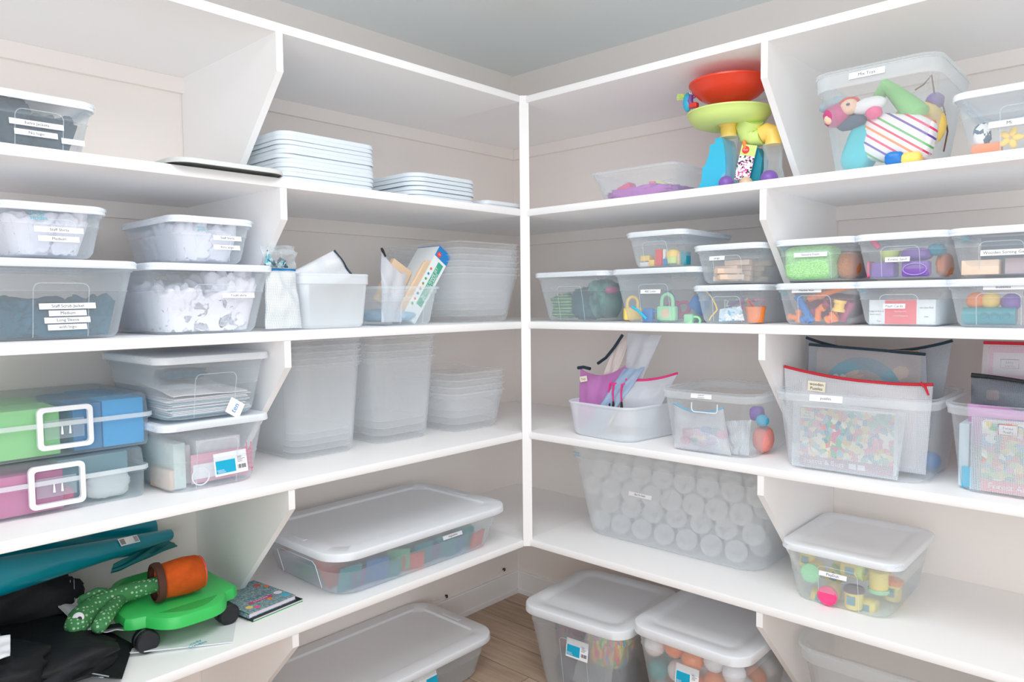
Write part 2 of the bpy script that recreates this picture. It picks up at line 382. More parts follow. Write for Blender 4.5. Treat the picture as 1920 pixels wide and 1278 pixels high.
SR = root('shelving_unit', (0, 0, 0), 0, 'white built-in shelving run along the right wall with the corner post', 'shelves')
for z in (H0, H1, H2, H3, H4):
    shelf_L(z).obj('shelf', WHITE, SL, angle=30); shelf_R(z).obj('shelf', WHITE, SR, angle=30)
CL = .046
for z in (H0, H1, H2, H3, H4):
    zt = z-T-.0003
    G().box(-D+.0005, -D+.016, -2.9, -.0002, zt-CL, zt, 0).obj('cleat', WALL, SL, smooth=False)
    G().box(-D+.0005, -D+.016, 0, D-.017, zt-CL, zt, 0).obj('cleat', WALL, SR, smooth=False)
    G().box(-D+.0005, 2.6, D-.016, D-.0005, zt-CL, zt, 0).obj('cleat', WALL, SR, smooth=False)
for zt, zb, fh in ((H0-T, H1, .097), (H1-T, H2, .081), (H2-T, H3, .070), (H3-T, H4, .052), (H4-T, 0, .035)):
    divider('L', -.949, -.930, zt, zb, fh, SL)
for zt, zb, fh in ((H0-T, H1, .095), (H1-T, H2, .083), (H2-T, H3, .072), (H3-T, H4, .056), (H4-T, 0, .042)):
    divider('R', .8586, .8776, zt, zb, fh, SR)
# corner post: a narrow board set across the inner corner
pm = Matrix.Translation((-.004, .004, 0)) @ Matrix.Rotation(PI/4, 4, 'Z')
G().box(-.0165, .0165, -.013, .004, H4-T-.0005, H0+.0005, M=pm).obj('corner_post', WHITE, SR, smooth=False)
# cable clipped low on the left wall
g = G().tube([(-D+.006, .02, .128), (-D+.006, .083, .118), (-D+.005, .2, .109), (-D+.005, .32, .108), (-D+.005, .40, .116), (-D+.006, .465, .131)], .0022, 6)
t = tag(g.obj('wall_cable', WHITE), 'thin white cable sagging along the left wall low in the corner', 'cable')
g = G().box(-D+.0005, -D+.010, .46, .47, .126, .138); g.obj('clip', mat('dark clip', (70, 64, 58), .6), t, smooth=False)
g = G().box(-D+.0005, -D+.010, .10, .108, .112, .124); g.obj('clip', MATS['dark clip'], t, smooth=False)

# ------------------------------------------------------------------ generic contents
def soft(M, x, y, z, sx, sy, sz, seed, material, name, label, cat, group=None, amp=.12, freq=2.2, p=3.0, rz=0.0, rot=None, sub=4, ridge=.5, flat=True):
    V, Fc = lump(sx, sy, sz, seed, amp, freq, p, sub, ridge, flat)
    o = mk(name, V, Fc, material, None, inner(M, x, y, z), smooth=True, angle=180)
    R_ = M.to_3x3().to_4x4() @ Matrix.Rotation(rz, 4, 'Z')
    if rot: R_ = R_ @ rot
    o.rotation_euler = R_.to_euler(); return tag(o, label, cat, group)
def heap(M, w, d, h, spots, material, name, label, cat, group, seed=0, amp=.13, z0=.004):
    """spots: fractions (x, y, half sizes, z) of the tub's inside"""
    for i, (x, y, z, sx, sy, sz) in enumerate(spots):
        V, Fc = lump(sx*w*.96, sy*d*.96, sz*h, seed+i*1.7, amp*1.3, 1.45, 4.5, 5, 1.15)
        W = []
        for a, b, e in V:
            e = max(.0015, e+z*h); k = .165*(1-min(1, e/h)); bx = w/2+.002-.006-.030*(1-min(1, e/h))
            a2 = max(-bx, min(bx, a+x*w)); b2 = max(.008+.030*(1-min(1, e/h)), min(d-.008-.030*(1-min(1, e/h)), b+y*d))
            lo, hi = .008+.030*(1-min(1, e/h)), d-.008-.030*(1-min(1, e/h)); cr = .036; my = (lo+hi)/2
            qx = abs(a2)-(bx-cr); qy = abs(b2-my)-((hi-lo)/2-cr)
            if qx > 0 and qy > 0:
                hy = math.hypot(qx, qy)
                if hy > cr: a2 = math.copysign(bx-cr+qx*cr/hy, a2); b2 = my+math.copysign((hi-lo)/2-cr+qy*cr/hy, b2-my)
            W.append((a2-x*w, b2-y*d, min(e, h-.006)))
        o = mk(name, W, Fc, material, None, inner(M, x*w, y*d, z0), smooth=True, angle=180); o.rotation_euler = M.to_euler()
        side = ('front' if y < .5 else 'back')+(' left' if x < -.12 else ' right' if x > .12 else ' middle' if y < .5 else '')
        tag(o, label+', at its '+side, cat, group)
def at_M(M, x, y, z, rz=0, rx=0, ry=0):
    return M @ Matrix.Translation((x, y, z)) @ Matrix.Rotation(rz, 4, 'Z') @ Matrix.Rotation(rx, 4, 'X') @ Matrix.Rotation(ry, 4, 'Y')
def rootM(name, M, label, cat, group=None):
    return root(name, fl(M), 0, label, cat, group, rot=tuple(M.to_euler()))
def solid(g, name, material, M, label, cat, group=None, smooth=True, angle=40):
    o = g.obj(name, material, None, fl(M), tuple(M.to_euler()), smooth, angle); return tag(o, label, cat, group)
def patch4(c, bulge=.01, nu=18, nv=14, seed=0, wob=.003, edge=.0012, bend=None, nrm=None):
    """closed soft pouch between four corners (bottom-left, bottom-right, top-right, top-left); returns verts, faces, uv, both faces"""
    c = [Vector(p) for p in c]; V = []; UV = []
    n = nrm if nrm is not None else (c[1]-c[0]).cross(c[3]-c[0]).normalized()
    W = (c[1]-c[0]).length; Hh = (c[3]-c[0]).length; off = Vector((seed*3.3, seed*5.1, 0))
    for side in (1, -1):
        for j in range(nv+1):
            for i in range(nu+1):
                u, v = i/nu, j/nv
                p = c[0]*(1-u)*(1-v)+c[1]*u*(1-v)+c[2]*u*v+c[3]*(1-u)*v
                e = (4*u*(1-u))**.6*(4*v*(1-v))**.6
                q = p+n*(side*(edge+bulge*e)+wob*noise.noise(Vector((u*3.1, v*3.1, 0))+off)*4*min(1, e+.3))
                if bend: q = bend(q, u, v)
                V.append(q); UV.append((u*W, v*Hh))
    Fc = []; w = nu+1; M_ = w*(nv+1)
    for j in range(nv):
        for i in range(nu):
            a = j*w+i; Fc.append((a, a+1, a+w+1, a+w)); b = a+M_; Fc.append((b+w, b+w+1, b+1, b))
    bd = [i for i in range(nu)]+[j*w+nu for j in range(nv)]+[nv*w+i for i in range(nu, 0, -1)]+[j*w for j in range(nv, 0, -1)]
    for k in range(len(bd)):
        a, b = bd[k], bd[(k+1) % len(bd)]; Fc.append((b, a, a+M_, b+M_))
    return V, Fc, UV
def mk_uv(name, V, Fc, UV, material, parent=None):
    o = mk(name, V, Fc, material, parent, smooth=True, angle=60)
    me = o.data; l = me.uv_layers.new(name='UVMap')
    for lp in me.loops: l.data[lp.index].uv = UV[lp.vertex_index]
    return o
def pouch(M, c, label, material, zipper=None, zedge='top', cat='pouch', group=None, bulge=.012, seed=0, wob=.004, name='mesh_pouch', sag=None, zr=.0042):
    """soft flat pouch; corners in the bin frame M, zipper tape along one edge"""
    o0 = Vector(c[0]); r_ = rootM(name, M @ Matrix.Translation(o0), label, cat, group)
    cc = [Vector(p)-o0 for p in c]
    bend = None
    if sag:
        def bend(q, u, v): return q+Vector((0, 0, -sag*4*u*(1-u)*v))
    V, Fc, UV = patch4(cc, bulge, seed=seed, wob=wob, bend=bend)
    mk_uv('bag_body', V, Fc, UV, material, r_)
    if zipper:
        w = 19; row = 14*w; M_ = 19*15
        idx = {'top': [row+i for i in range(19)], 'left': [j*w for j in range(15)], 'right': [j*w+18 for j in range(15)], 'bottom': list(range(19))}[zedge]
        pts = [(Vector(V[i])+Vector(V[i+M_]))/2 for i in idx]
        g = G().tube(pts, zr, 7); g.obj('zipper', zipper, r_)
    return r_
def box_at(M, x, y, z, w, d, h, material, name, label, cat, group=None, rz=0, rx=0, ry=0, b=.0015):
    g = G().box(-w/2, w/2, -d/2, d/2, 0, h, b); return solid(g, name, material, at_M(M, x, y, z, rz, rx, ry), label, cat, group)
def sphere_at(M, x, y, z, r, material, name, label, cat, group=None, sub=3):
    key = ('sph', material.name, r, sub)
    if key not in _ico:
        V, Fc = ico(sub); me = bpy.data.meshes.new(name); me.from_pydata([v*r for v in V], [], Fc); me.update()
        me.polygons.foreach_set('use_smooth', [True]*len(me.polygons)); _ico[key] = me
    return tag(link(name, _ico[key], material, None, inner(M, x, y, z)), label, cat, group)
COLS = dict(red=(232, 66, 60), orange=(244, 136, 60), yellow=(252, 214, 110), green=(150, 206, 120), lime=(214, 236, 140), teal=(40, 150, 170),
            blue=(36, 120, 196), sky=(60, 186, 222), purple=(130, 92, 176), pink=(238, 92, 146), magenta=(200, 70, 130), cream=(232, 214, 190), wood=(226, 196, 166), brown=(112, 72, 52), white=(238, 238, 240))
def c(name): return mat(name+' toy plastic', COLS[name], .4, .5)

# ================================================================== LEFT WALL, top shelf
M = F('L', -1.576, -1.370, .03, H1)
t = tub(M, label='lidded clear bin of dark jackets on the top left shelf beside the frame edge', **S6)
strip(t, 'Extra Jackets', -.005, .052, .098); strip(t, 'No logo', -.006, .033, .078)
heap(M, .2, .33, .11, [(-.24, .30, 0, .24, .25, .46), (.16, .26, 0, .24, .22, .34), (.0, .70, 0, .40, .24, .44)], NAVYC, 'folded_jacket', 'dark slate jacket folded in the top left lidded bin', 'jacket', 'dark jackets in the top left bin', 11)
pc = G().box(-.022, .022, -.0005, .0005, -.006, .006).obj('price_tag', LABEL, t, (.062, .012, .026), (-.17, 0, 0), smooth=False)
# loose grey lid overhanging the shelf edge
M = F('L', -1.232, -.937, -.028, H1)
g = lid_mesh(.285, .36, r=.05, over=.004, t=.010, rec=.02, step=.003)
rt = root('bin_cover', inner(M, 0, 0, .0125), fz(M), 'single loose grey lid jutting over the edge of the top left shelf', 'lid', None)
g.obj('lid_panel', mat('grey lid plastic', (206, 208, 206), .5), rt, angle=50)
G().loft([[(x, y, 0) for x, y in rrect(-.142, .142, .001, .359, .045, 7)], [(x, y, 0) for x, y in rrect(-.136, .136, .007, .353, .042, 7)]], False, False).obj('rim_edge', mat('dark underside', (70, 66, 62), .7), rt, (0, 0, -.0098))
ORD = ['topmost', 'second', 'third', 'fourth', 'fifth', 'sixth', 'seventh', 'eighth', 'ninth', 'tenth', 'eleventh', 'bottom']
def nth(i, n): return 'bottom' if i == 0 else ('topmost' if i == n-1 else ORD[n-1-i]+' from the top')
def lid_stack(u0, u1, front, z0, n, pitch, dd, label, group, r=.036, jit=.002, extra=0):
    random.seed(n*7); me = None
    for i in range(n):
        M = F('L', u0, u1, front, z0+pitch*i)
        if me is None:
            o = lid_mesh(u1-u0-.012, dd, r=r, over=.006, t=.0105, rec=.03, step=.003).obj('bin_cover', LIDT if n > 4 else LID, None, angle=50); me = o
        else:
            o = me.copy(); COL.objects.link(o)
        o.location = inner(M, random.uniform(-jit, jit), random.uniform(-jit, jit), .0108); o.rotation_euler = (0, 0, fz(M)+random.uniform(-.004, .004))
        tag(o, label+', '+nth(i, n)+(' of it' if i in (0, n-1) else ''), 'lid', group)
lid_stack(-.895, -.572, .09, H1, 12, .0122, .42, 'white lid in the tall stack right of the top left divider', 'tall stack of large lids on the top left shelf', r=.04)
lid_stack(-.468, -.178, .05, H1, 6, .0138, .34, 'white rounded lid in the middle lid stack', 'middle stack of lids on the top left shelf', r=.055)
lid_stack(-.152, .048, .05, H1, 2, .0115, .33, 'small white lid in the pair beside the corner post', 'low stack of small lids at the corner post', r=.03)

# ================================================================== LEFT WALL, second shelf
M = F('L', -1.600, -1.291, .03, H2)
t = tub(M, label='large lidded clear bin of teal scrub jackets, left end of the second shelf', **S16)
for s, z, w in (('Staff Scrub Jacket', .072, .108), ('Medium', .057, .072), ('Long Sleeve', .042, .088), ('with logo', .027, .075)): strip(t, s, .012, z, w, .0125, .009, tilt=-.01)
heap(M, .28, .4, .168, [(-.28, .28, 0, .17, .20, .24), (.0, .2, 0, .24, .14, .19), (.29, .25, 0, .17, .17, .26), (.0, .66, 0, .40, .27, .24)], TEALC, 'scrub_jacket', 'teal scrub jacket in the large bin, left end of second shelf', 'jacket', 'teal scrub jackets', 21)
M2 = F('L', -1.555, -1.350, .05, H2+.1765)
t = tub(M2, label='small lidded bin of white shirts marked Medium, stacked on the scrub jacket bin', **S6)
strip(t, 'Staff Shirts', .012, .058, .093); strip(t, 'Medium', .012, .039, .078); logo(t, -.03, .086, .012)
heap(M2, .19, .33, .11, [(-.20, .3, 0, .27, .26, .40), (.21, .3, 0, .25, .26, .43), (.0, .74, 0, .40, .2, .44)], SHIRT, 'white_shirt', 'crumpled white shirt in the small bin marked Medium', 'shirt', 'white shirts in the Medium bin', 31)
M = F('L', -1.262, -.958, .03, H2)
t = tub(M, label='large lidded clear bin of white youth shirts left of the bubble film bag', **S16)
strip(t, 'Youth shirts', .06, .094, .085, .012)
heap(M, .28, .4, .168, [(-.26, .24, 0, .22, .19, .32), (.02, .20, 0, .24, .15, .27), (.27, .24, 0, .21, .19, .42), (-.2, .66, 0, .25, .26, .36), (.2, .66, 0, .26, .27, .40)], SHIRT, 'white_shirt', 'crumpled white shirt in the large bin marked Youth shirts', 'shirt', 'white youth shirts', 41, amp=.17)
M2 = F('L', -1.195, -.990, .07, H2+.1765)
t = tub(M2, label='small lidded bin of white shirts marked Xtra large, on top of the youth shirt bin', **S6)
strip(t, 'Staff Shirts', .035, .063, .074); strip(t, 'Xtra large', .035, .040, .070); logo(t, -.035, .083, .008)
heap(M2, .19, .33, .11, [(-.22, .30, 0, .25, .26, .44), (.2, .3, 0, .25, .26, .42), (.0, .74, 0, .40, .2, .42)], SHIRT, 'white_shirt', 'rolled white shirt in the small bin marked Xtra large', 'shirt', 'white shirts in the Xtra large bin', 51, amp=.1)
# film bag
M = F('L', -.972, -.872, .03, H2)
bag = pouch(M, [(-.052, .02, .006), (.055, .02, .005), (.045, .03, .162), (-.045, .03, .162)], 'crackled silvery film bag with blue zipper and foil strips poking out', mesh_mat('silver film weave', (236, 241, 244), .38, .0042, .62), mat('blue zip tape', (20, 120, 180), .4), seed=3, bulge=.022, wob=.006, name='film_bag', cat='bag', zr=.0038)
V, Fc, UV = patch4([(-.042, .0, .0), (.044, .0, .0), (.05, .01, .062), (-.052, .012, .060)], .012, seed=8, wob=.010)
mk_uv('film_top', V, Fc, UV, FILM, bag).location = (.052, .004, .160)
V, Fc, UV = patch4([(-.045, 0, 0), (-.005, 0, 0), (-.012, .0, .012), (-.033, 0, .046)], .006, seed=9, wob=.007)
mk_uv('foil_strip', V, Fc, UV, patch_mat('foil print', [(24, 92, 124), (120, 196, 206), (70, 110, 120), (200, 224, 226), (20, 60, 90)], 90, .2), bag).location = (.050, .01, .162)
V, Fc, UV = patch4([(-.008, 0, 0), (.024, 0, 0), (.016, .0, .022), (.0, 0, .028)], .006, seed=12, wob=.005)
mk_uv('foil_strip', V, Fc, UV, MATS['foil print'], bag).location = (.050, .008, .162)
# milky open bin with grey mesh pouch
M = F('L', -.862, -.634, .05, H2)
t = tub(M, .226, .33, .155, .012, 'milky open bin holding a mesh pouch, right of the film bag', mat_=MILK, lid=False, arch=False, line=0, band=.030, r=.022, rim=.001)
pouch(M, [(-.100, .05, .08), (.082, .045, .150), (.030, .06, .226), (-.108, .07, .158)], 'white mesh pouch with navy zipper leaning in the milky open bin', MW, mat('navy zip tape', (24, 50, 66), .5), 'right', seed=5, bulge=.015)
pouch(M, [(-.09, .14, .05), (.07, .14, .06), (.045, .15, .200), (-.10, .17, .15)], 'white mesh pouch behind the navy zippered pouch in the milky open bin', MW, None, seed=6, bulge=.012)
# small open bin with block set box
M = F('L', -.580, -.356, .05, H2)
t = tub(M, .215, .33, .122, .018, 'small open clear bin with a tilted game box between milky bin and nested bins', lid=False, mat_=CLEAR, r=.028)
CARDW = mat('pale box card', (232, 238, 240), .5); BLUEC = mat('blue box card', (30, 130, 200), .5)
bm_ = at_M(M, .028, .075, .018, 0, 0, math.radians(36))
r_ = rootM('game_box', bm_, 'blue and white wooden blocks game box tilted out of the small open bin', 'box')
G().box(-.030, .030, -.012, .10, 0, .275, 0).obj('carton', CARDW, r_, smooth=False)
G().box(-.0305, .0305, -.013, -.0121, .238, .2755, 0).obj('blue_flap', BLUEC, r_, smooth=False)
G().box(-.0305, .0305, -.0125, .101, .2755, .277, 0).obj('blue_flap', BLUEC, r_, smooth=False)
G().box(-.004, .020, -.0132, -.0122, .06, .228, 0).obj('title_panel', mat('green title print', (70, 170, 140), .5), r_, smooth=False)
tx = lettering('BLOCKS SHAPE SET', .0140, LABEL, r_, (.003, -.0136, .148), (PI/2, -PI/2, 0), maxw=.125)
tx = lettering('PATTERN CARDS', .0140, LABEL, r_, (.014, -.0136, .138), (PI/2, -PI/2, 0), maxw=.11)
G().lathe([(0, 0), (.010, 0), (.010, .0006), (0, .0006)], 20, Matrix.Rotation(PI/2, 4, 'X')).obj('red_badge', c('red'), r_, (-.016, -.0125, .250))
lettering('3+', .010, LABEL, r_, (-.016, -.0139, .250), (PI/2, 0, 0))
random.seed(5); g = G()
for i in range(8): g.lathe([(.0001, 0), (.005, 0), (.005, .0004), (.0001, .0004)], 6, Matrix.Translation((-.018, -.0125, .05+i*.02)) @ Matrix.Rotation(PI/2, 4, 'X') @ Matrix.Rotation(i, 4, 'Z'))
g.obj('shape_print', patch_mat('shape print', [(230, 180, 60), (90, 180, 90), (60, 150, 200), (230, 110, 70)], 30), r_)
for i in range(6):
    o = box_at(M, -.030+i*.0072, .058+.003*i, .035, .0062, .012, .205+.008*(i % 2), mat('pale stick wood', (236, 208, 178), .7), 'craft_stick', 'pale wooden stick bundled beside the tilted game box', 'stick', 'wooden sticks beside the game box', ry=math.radians(36), b=.0008)
box_at(M, -.022, .13, .06, .085, .02, .155, MATS['pale stick wood'], 'wooden_board', 'pale wooden board behind the stick bundle in the small open bin', 'board', ry=math.radians(30))
pouch(M, [(-.100, .04, .012), (-.015, .05, .01), (.020, .06, .165), (-.082, .055, .235)], 'frosted pouch with black pull tab behind the game box', FROST, None, seed=14, bulge=.010, sag=.02)
g = G().tube([(0, 0, 0), (.004, -.001, -.008), (.010, -.002, -.018), (.014, -.002, -.026)], [.0035, .005, .003, .003], 7)
solid(g, 'pull_tab', BLACK, at_M(M, -.084, .053, .240), 'black pull tab on the top corner of the frosted pouch', 'tab')
soft(M, .0, .15, .010, .070, .10, .020, 77, mat('pale blue paper', (160, 196, 220), .7), 'paper_bundle', 'pale blue paper bundle lying at the bottom of the small open bin', 'paper')
# nested stack
def nest(side, u0, u1, front, z0, n, pitch, w, d, h, ins, label, group, r=.034, mat_=None, yaw=0, band=.022, arch=True, line=.62, rim=.006):
    me = None
    for i in range(n):
        M = F(side, u0, u1, front, z0+i*pitch, yaw)
        if me is None: o = tub_mesh(w, d, h, ins, r=r, band=pitch-.0035, arch=False, line=0, rim=rim, rimh=.004, lip=.0006).obj('nested_bin', mat_ or NEST, None, angle=60); me = o
        else: o = me.copy(); COL.objects.link(o)
        o.location = inner(M, 0, 0, 0); o.rotation_euler = (0, 0, fz(M))
        tag(o, label+', '+nth(i, n), 'bin', group)
nest('L', -.272, .034, .05, H2, 6, .0215, .300, .40, .168, .030, 'clear empty bin in the wide nested stack by the corner post', 'wide nested bins on the second shelf')

# ================================================================== LEFT WALL, third shelf
CASEP = plastic('case plastic', (206, 220, 226), .20, .6, rough=.2)
LATCH = mat('white latch plastic', (240, 242, 246), .35)
def case(z, u1, front, label, hh=.128, w=.36, latch_x=None):
    M = F('L', u1-w, u1, front, z)
    r_ = rootM('latching_case', M, label, 'case')
    g = G()
    def rg(i, zz): return [(x, y, zz) for x, y in rrect(-w/2+i, w/2-i, i, .36-i, .022, 4)]
    hb = hh*.58
    g.loft([rg(.012, 0), rg(.004, .0015), rg(.002, .008), rg(.001, hb-.008), rg(-.004, hb-.0075), rg(-.0045, hb)], True, False)
    g.obj('case_base', CASEP, r_, angle=50)
    g = G().loft([rg(-.0045, hb+.001), rg(-.0045, hb+.006), rg(.001, hb+.007), rg(.004, hh-.006), rg(.010, hh-.001), rg(.016, hh)], False, True)
    g.obj('case_lid', CASEP, r_, angle=50)
    g = G().loft([rg(-.0046, hb-.004), rg(-.0066, hb-.003), rg(-.0066, hb+.006), rg(-.0046, hb+.007)], False, False); g.obj('rim_band', MILK, r_, angle=50)
    lx = latch_x
    g = G(); a, b = .056, .048
    out = rrect(-a, a, -b, b, .012, 4); inn = rrect(-a+.0105, a-.0105, -b+.0105, b-.0105, .006, 4)
    n = len(out)
    V = [(x, -.012, y) for x, y in out]+[(x, -.014, y) for x, y in inn]+[(x, -.002, y) for x, y in out]+[(x, -.002, y) for x, y in inn]
    Fc = []
    for k in range(n):
        j = (k+1) % n; Fc += [(k, j, n+j, n+k), (k, 2*n+k, 2*n+j, j), (n+k, n+j, 3*n+j, 3*n+k), (2*n+k, 3*n+k, 3*n+j, 2*n+j)]
    g.add(V, Fc)
    l = g.obj('latch_frame', LATCH, r_, (lx, -.001, hb-.006), angle=30)
    G().box(-.040, .040, -.003, -.0005, -.026, .018, .001).obj('latch_plate', CASEP, l)
    for dx in (-.006, .010): G().lathe([(.0028, 0), (.0016, .016), (.0004, .02)], 8).obj('latch_pin', LATCH, l, (dx, -.005, -.016))
    return M, r_, hb
M, r1, hb = case(H3, -1.247, .145, 'lower clear latching case with pink folder and teal paper, under the green case', .122, latch_x=-.010-.007)
def folder(M, x0, x1, z0, z1, y0, y1, material, nm, label, cat='folder', group=None):
    g = G().box(x0, x1, y0, y1, z0, z1, .002); return solid(g, nm, material, M, label, cat, group)
folder(M, -.165, .0, .006, .095, .012, .28, mat('pink folder card', (206, 110, 160), .6), 'paper_folder', 'pink folder inside the lower latching case')
folder(M, .005, .160, .006, .105, .07, .30, mat('dusty teal card', (110, 166, 178), .6), 'paper_folder', 'dusty teal folder inside the lower latching case')
soft(M, .10, .038, .006, .05, .022, .030, 5, mat('pale tissue', (206, 214, 214), .8), 'tissue_bundle', 'pale tissue bundle in the right end of the lower latching case', 'paper')
soft(M, -.0, .05, .004, .030, .02, .022, 6, c('pink'), 'pink_pouch', 'small pink pouch near the latch of the lower case', 'pouch')
M, r2, hb = case(H3+.1255, -1.233, .145, 'upper clear latching case with green and blue folders on the third shelf', .128, latch_x=-.010)
folder(M, -.166, -.016, .006, .113, .012, .30, mat('light green folder card', (146, 220, 142), .6), 'paper_folder', 'light green folder inside the upper latching case')
folder(M, .012, .072, .006, .114, .014, .30, mat('mid blue folder card', (30, 128, 186), .6), 'paper_folder', 'mid blue folder beside the latch of the upper case')
folder(M, .074, .166, .006, .117, .012, .30, mat('bright blue folder card', (24, 164, 226), .6), 'paper_folder', 'bright blue folder at the right end of the upper latching case')
# label bin with paper pile
M = F('L', -1.241, -.957, .068, H3)
K = dict(w=.276, d=.36, h=.174, ins=.026, r=.045)
t = tub(M, label='lidded clear bin with a teal product card, third shelf left of the tall nested bins', line=.45, **K)
store_card(t, .035, .058, .088, .058, rot=-.02)
PAPER = mat('white paper', (236, 236, 240), .7)
PINKN = mat('dusty pink notebook', (222, 160, 180), .6)
folder(M, -.05, .105, .010, .085, .055, .062, PINKN, 'notebook', 'dusty pink notebook standing at the front of the teal card bin', 'notebook')
folder(M, -.048, .085, .022, .060, .048, .054, PAPER, 'paper_sheet', 'white printed sheet in front of the dusty pink notebook', 'paper')
for i, (x, y, w_, d_, h_, rz_, cc_, l_) in enumerate(((-.085, .15, .030, .20, .115, .05, (206, 222, 218), 'pale green envelope stack at the left of the teal card bin'), (-.052, .20, .028, .22, .100, .02, (232, 226, 228), 'off white envelope stack second from the left in the teal card bin'), (-.105, .10, .012, .10, .05, .1, (226, 200, 180), 'peach card edge low at the left of the teal card bin'))):
    box_at(M, x, y, .006, w_, d_, h_, mat('envelope paper %d' % i, cc_, .7, var=.12, scale=40), 'envelope_stack', l_, 'envelopes', rz=rz_, b=.002)
box_at(M, .035, .20, .006, .12, .24, .110, mat('layered white paper', (234, 234, 238), .7, var=.1, scale=60), 'paper_bundle', 'white paper bundle behind the dusty pink notebook', 'paper', b=.003)
g = G()
for dz in (0, .012, .024, .036, .048): g.tube([(.008*math.cos(a), .008*math.sin(a), dz) for a in [k*PI/6 for k in range(12)]], .0018, 6, closed=True)
g.tube([(.006, 0, -.01), (.006, 0, .07)], .002, 6); g.tube([(-.006, 0, -.01), (-.006, 0, .07)], .002, 6)
solid(g, 'spiral_binding', c('pink'), at_M(M, .098, .04, .03), 'pink plastic spiral binding at the right end of the teal card bin', 'spiral')
g = G().tube([(.022*math.cos(k*PI/10), 0, .022*math.sin(k*PI/10)) for k in range(20)], .0018, 6, closed=True)
solid(g, 'paper_disc', LABEL, at_M(M, -.035, .035, .032), 'white ring shaped cutout low in the teal card bin', 'ring')
M = F('L', -1.247, -.957, .060, H3+.182)
K = dict(w=.286, d=.38, h=.168-.012, ins=.026, r=.045)
t = tub(M, label='clear bin of loose papers with a white lid, tucked right under the second shelf', line=.52, arch=True, **K)
tg = G().box(-.021, .021, -.0005, .0005, -.021, .021).obj('square_tag', LABEL, t, (.050, .015, .018), (-.2, math.radians(33), 0), smooth=False)
lettering('ten', .020, mat('bright blue ink', (0, 132, 196), .5), tg, (0, -.001, 0), (PI/2, -PI/2+.12, 0))
random.seed(9)
for i in range(12):
    z = .004+i*.0038
    box_at(M, random.uniform(-.006, .008), .18+random.uniform(-.008, .008), z+.003, .205, .26, .0024, PAPER if i % 4 else mat('pale blue sheet', (170, 204, 216), .7), 'paper_sheet', 'white sheet in the loose paper pile, '+(nth(i, 12) if i < 12 else 'above the rest'), 'paper', 'loose paper pile', rz=random.uniform(-.05, .05), b=0)
V, Fc, UV = patch4([(-.092, .045, .058), (.098, .040, .056), (.085, .29, .074), (-.100, .29, .090)], .001, seed=4, wob=.003)
tag(mk_uv('paper_sheet', [M @ Vector(v) for v in V], Fc, UV, PAPER), 'large curled white sheet on top of the loose paper pile', 'paper')
soft(M, .0, .22, .085, .06, .05, .014, 19, TEALC, 'teal_cloth', 'small teal cloth scrap lying on the curled white sheet', 'cloth', amp=.3)
# nested tall bins
nest('L', -.832, -.562, .185, H3, 5, .0185, .262, .34, .285, .018, 'tall clear bin nested in the stack beside the third shelf divider', 'left stack of tall nested bins', r=.045, band=.03, line=0)
nest('L', -.520, -.246, .190, H3, 4, .0235, .266, .33, .285, .020, 'tall clear bin nested in the stack beside the low stack', 'right stack of tall nested bins', r=.045, band=.03, line=0)
nest('L', -.215, .068, .150, H3, 4, .0245, .275, .36, .140, .020, 'low clear bin nested in the stack on the third shelf', 'low nested bins on the third shelf', r=.05, band=.028, line=0)

# ================================================================== LEFT WALL, fourth shelf
I4 = Matrix.Identity(4); Z4 = H4+.0006
VIN = mat('teal vinyl sheet', (0, 150, 174), .22, .6, var=.2, scale=3)
def spiral_roll(name, pts, radii, label, turns=2.6):
    g = G(); n = 40; rings = []
    for p, r in zip(pts, radii):
        p = Vector(p); ax = (Vector(pts[-1])-Vector(pts[0])).normalized(); u = ax.cross(Vector((0, 0, 1))).normalized(); w = ax.cross(u)
        rg = []
        for k in range(n+1):
            t = k/n*turns*2*PI; rr = r*(1-.14*(1-k/n)*turns)
            rg.append(tuple(p+(u*math.cos(t)+w*math.sin(t))*rr))
        rings.append(rg)
    g.loft(rings, False, False, closed=False)
    r_ = root(name, (0, 0, 0), 0, label, 'roll'); g.obj('rolled_sheet', VIN, r_, angle=60); return r_
r_ = spiral_roll('vinyl_roll', [(-.02, -1.84, .833), (-.2, -1.55, .778), (-.35, -1.30, .733), (-.49, -1.065, .690)], [.052, .047, .032, .019], 'long teal vinyl roll with a barcode sticker tapering toward the wall')
ax = Vector((-.29, .485, -.088)).normalized(); tt = (Vector((-.392, -1.235, .721)))
side = Vector((.80, .48, 0)).normalized(); out = Vector((side - ax*side.dot(ax))).normalized(); upv = out.cross(ax).normalized()
if upv.z < 0: upv = -upv
nrm = (out*.75+upv*.55).normalized(); ub = nrm.cross(ax).normalized()
Ms = Matrix((ax, nrm*-1, ub if ub.z > 0 else -ub)).transposed().to_4x4(); Ms.translation = Vector((-.392, -1.232, .719))+nrm*.031
st = G().box(-.036, .036, -.0004, .0004, -.011, .011).obj('barcode_sticker', LABEL, r_, fl(Ms), tuple(Ms.to_euler()), smooth=False)
g = G(); random.seed(4)
for i in range(8): g.box(-.033+i*.0022, -.0322+i*.0022, -.0009, -.0005, -.008, .008)
for i in range(9): g.box(.018, .033, -.0009, -.0005, -.008+i*.0019, -.0072+i*.0019)
g.obj('barcode', INK, st, smooth=False)
V, Fc, UV = patch4([(-.33, -1.6, .735), (-.515, -1.075, .640), (-.535, -1.085, .735), (-.33, -1.6, .865)], .0008, seed=2, wob=.005)
tag(mk_uv('vinyl_sheet', V, Fc, UV, VIN), 'flat teal vinyl sheet standing behind the long teal roll', 'sheet')
r_ = root('vinyl_sheet', (0, 0, 0), 0, 'dark teal sheet tail curling out under the long roll', 'sheet')
V, Fc, UV = patch4([(-.36, -1.27, .664), (-.515, -1.03, .642), (-.53, -1.06, .668), (-.40, -1.25, .672)], .0008, seed=7, wob=.004)
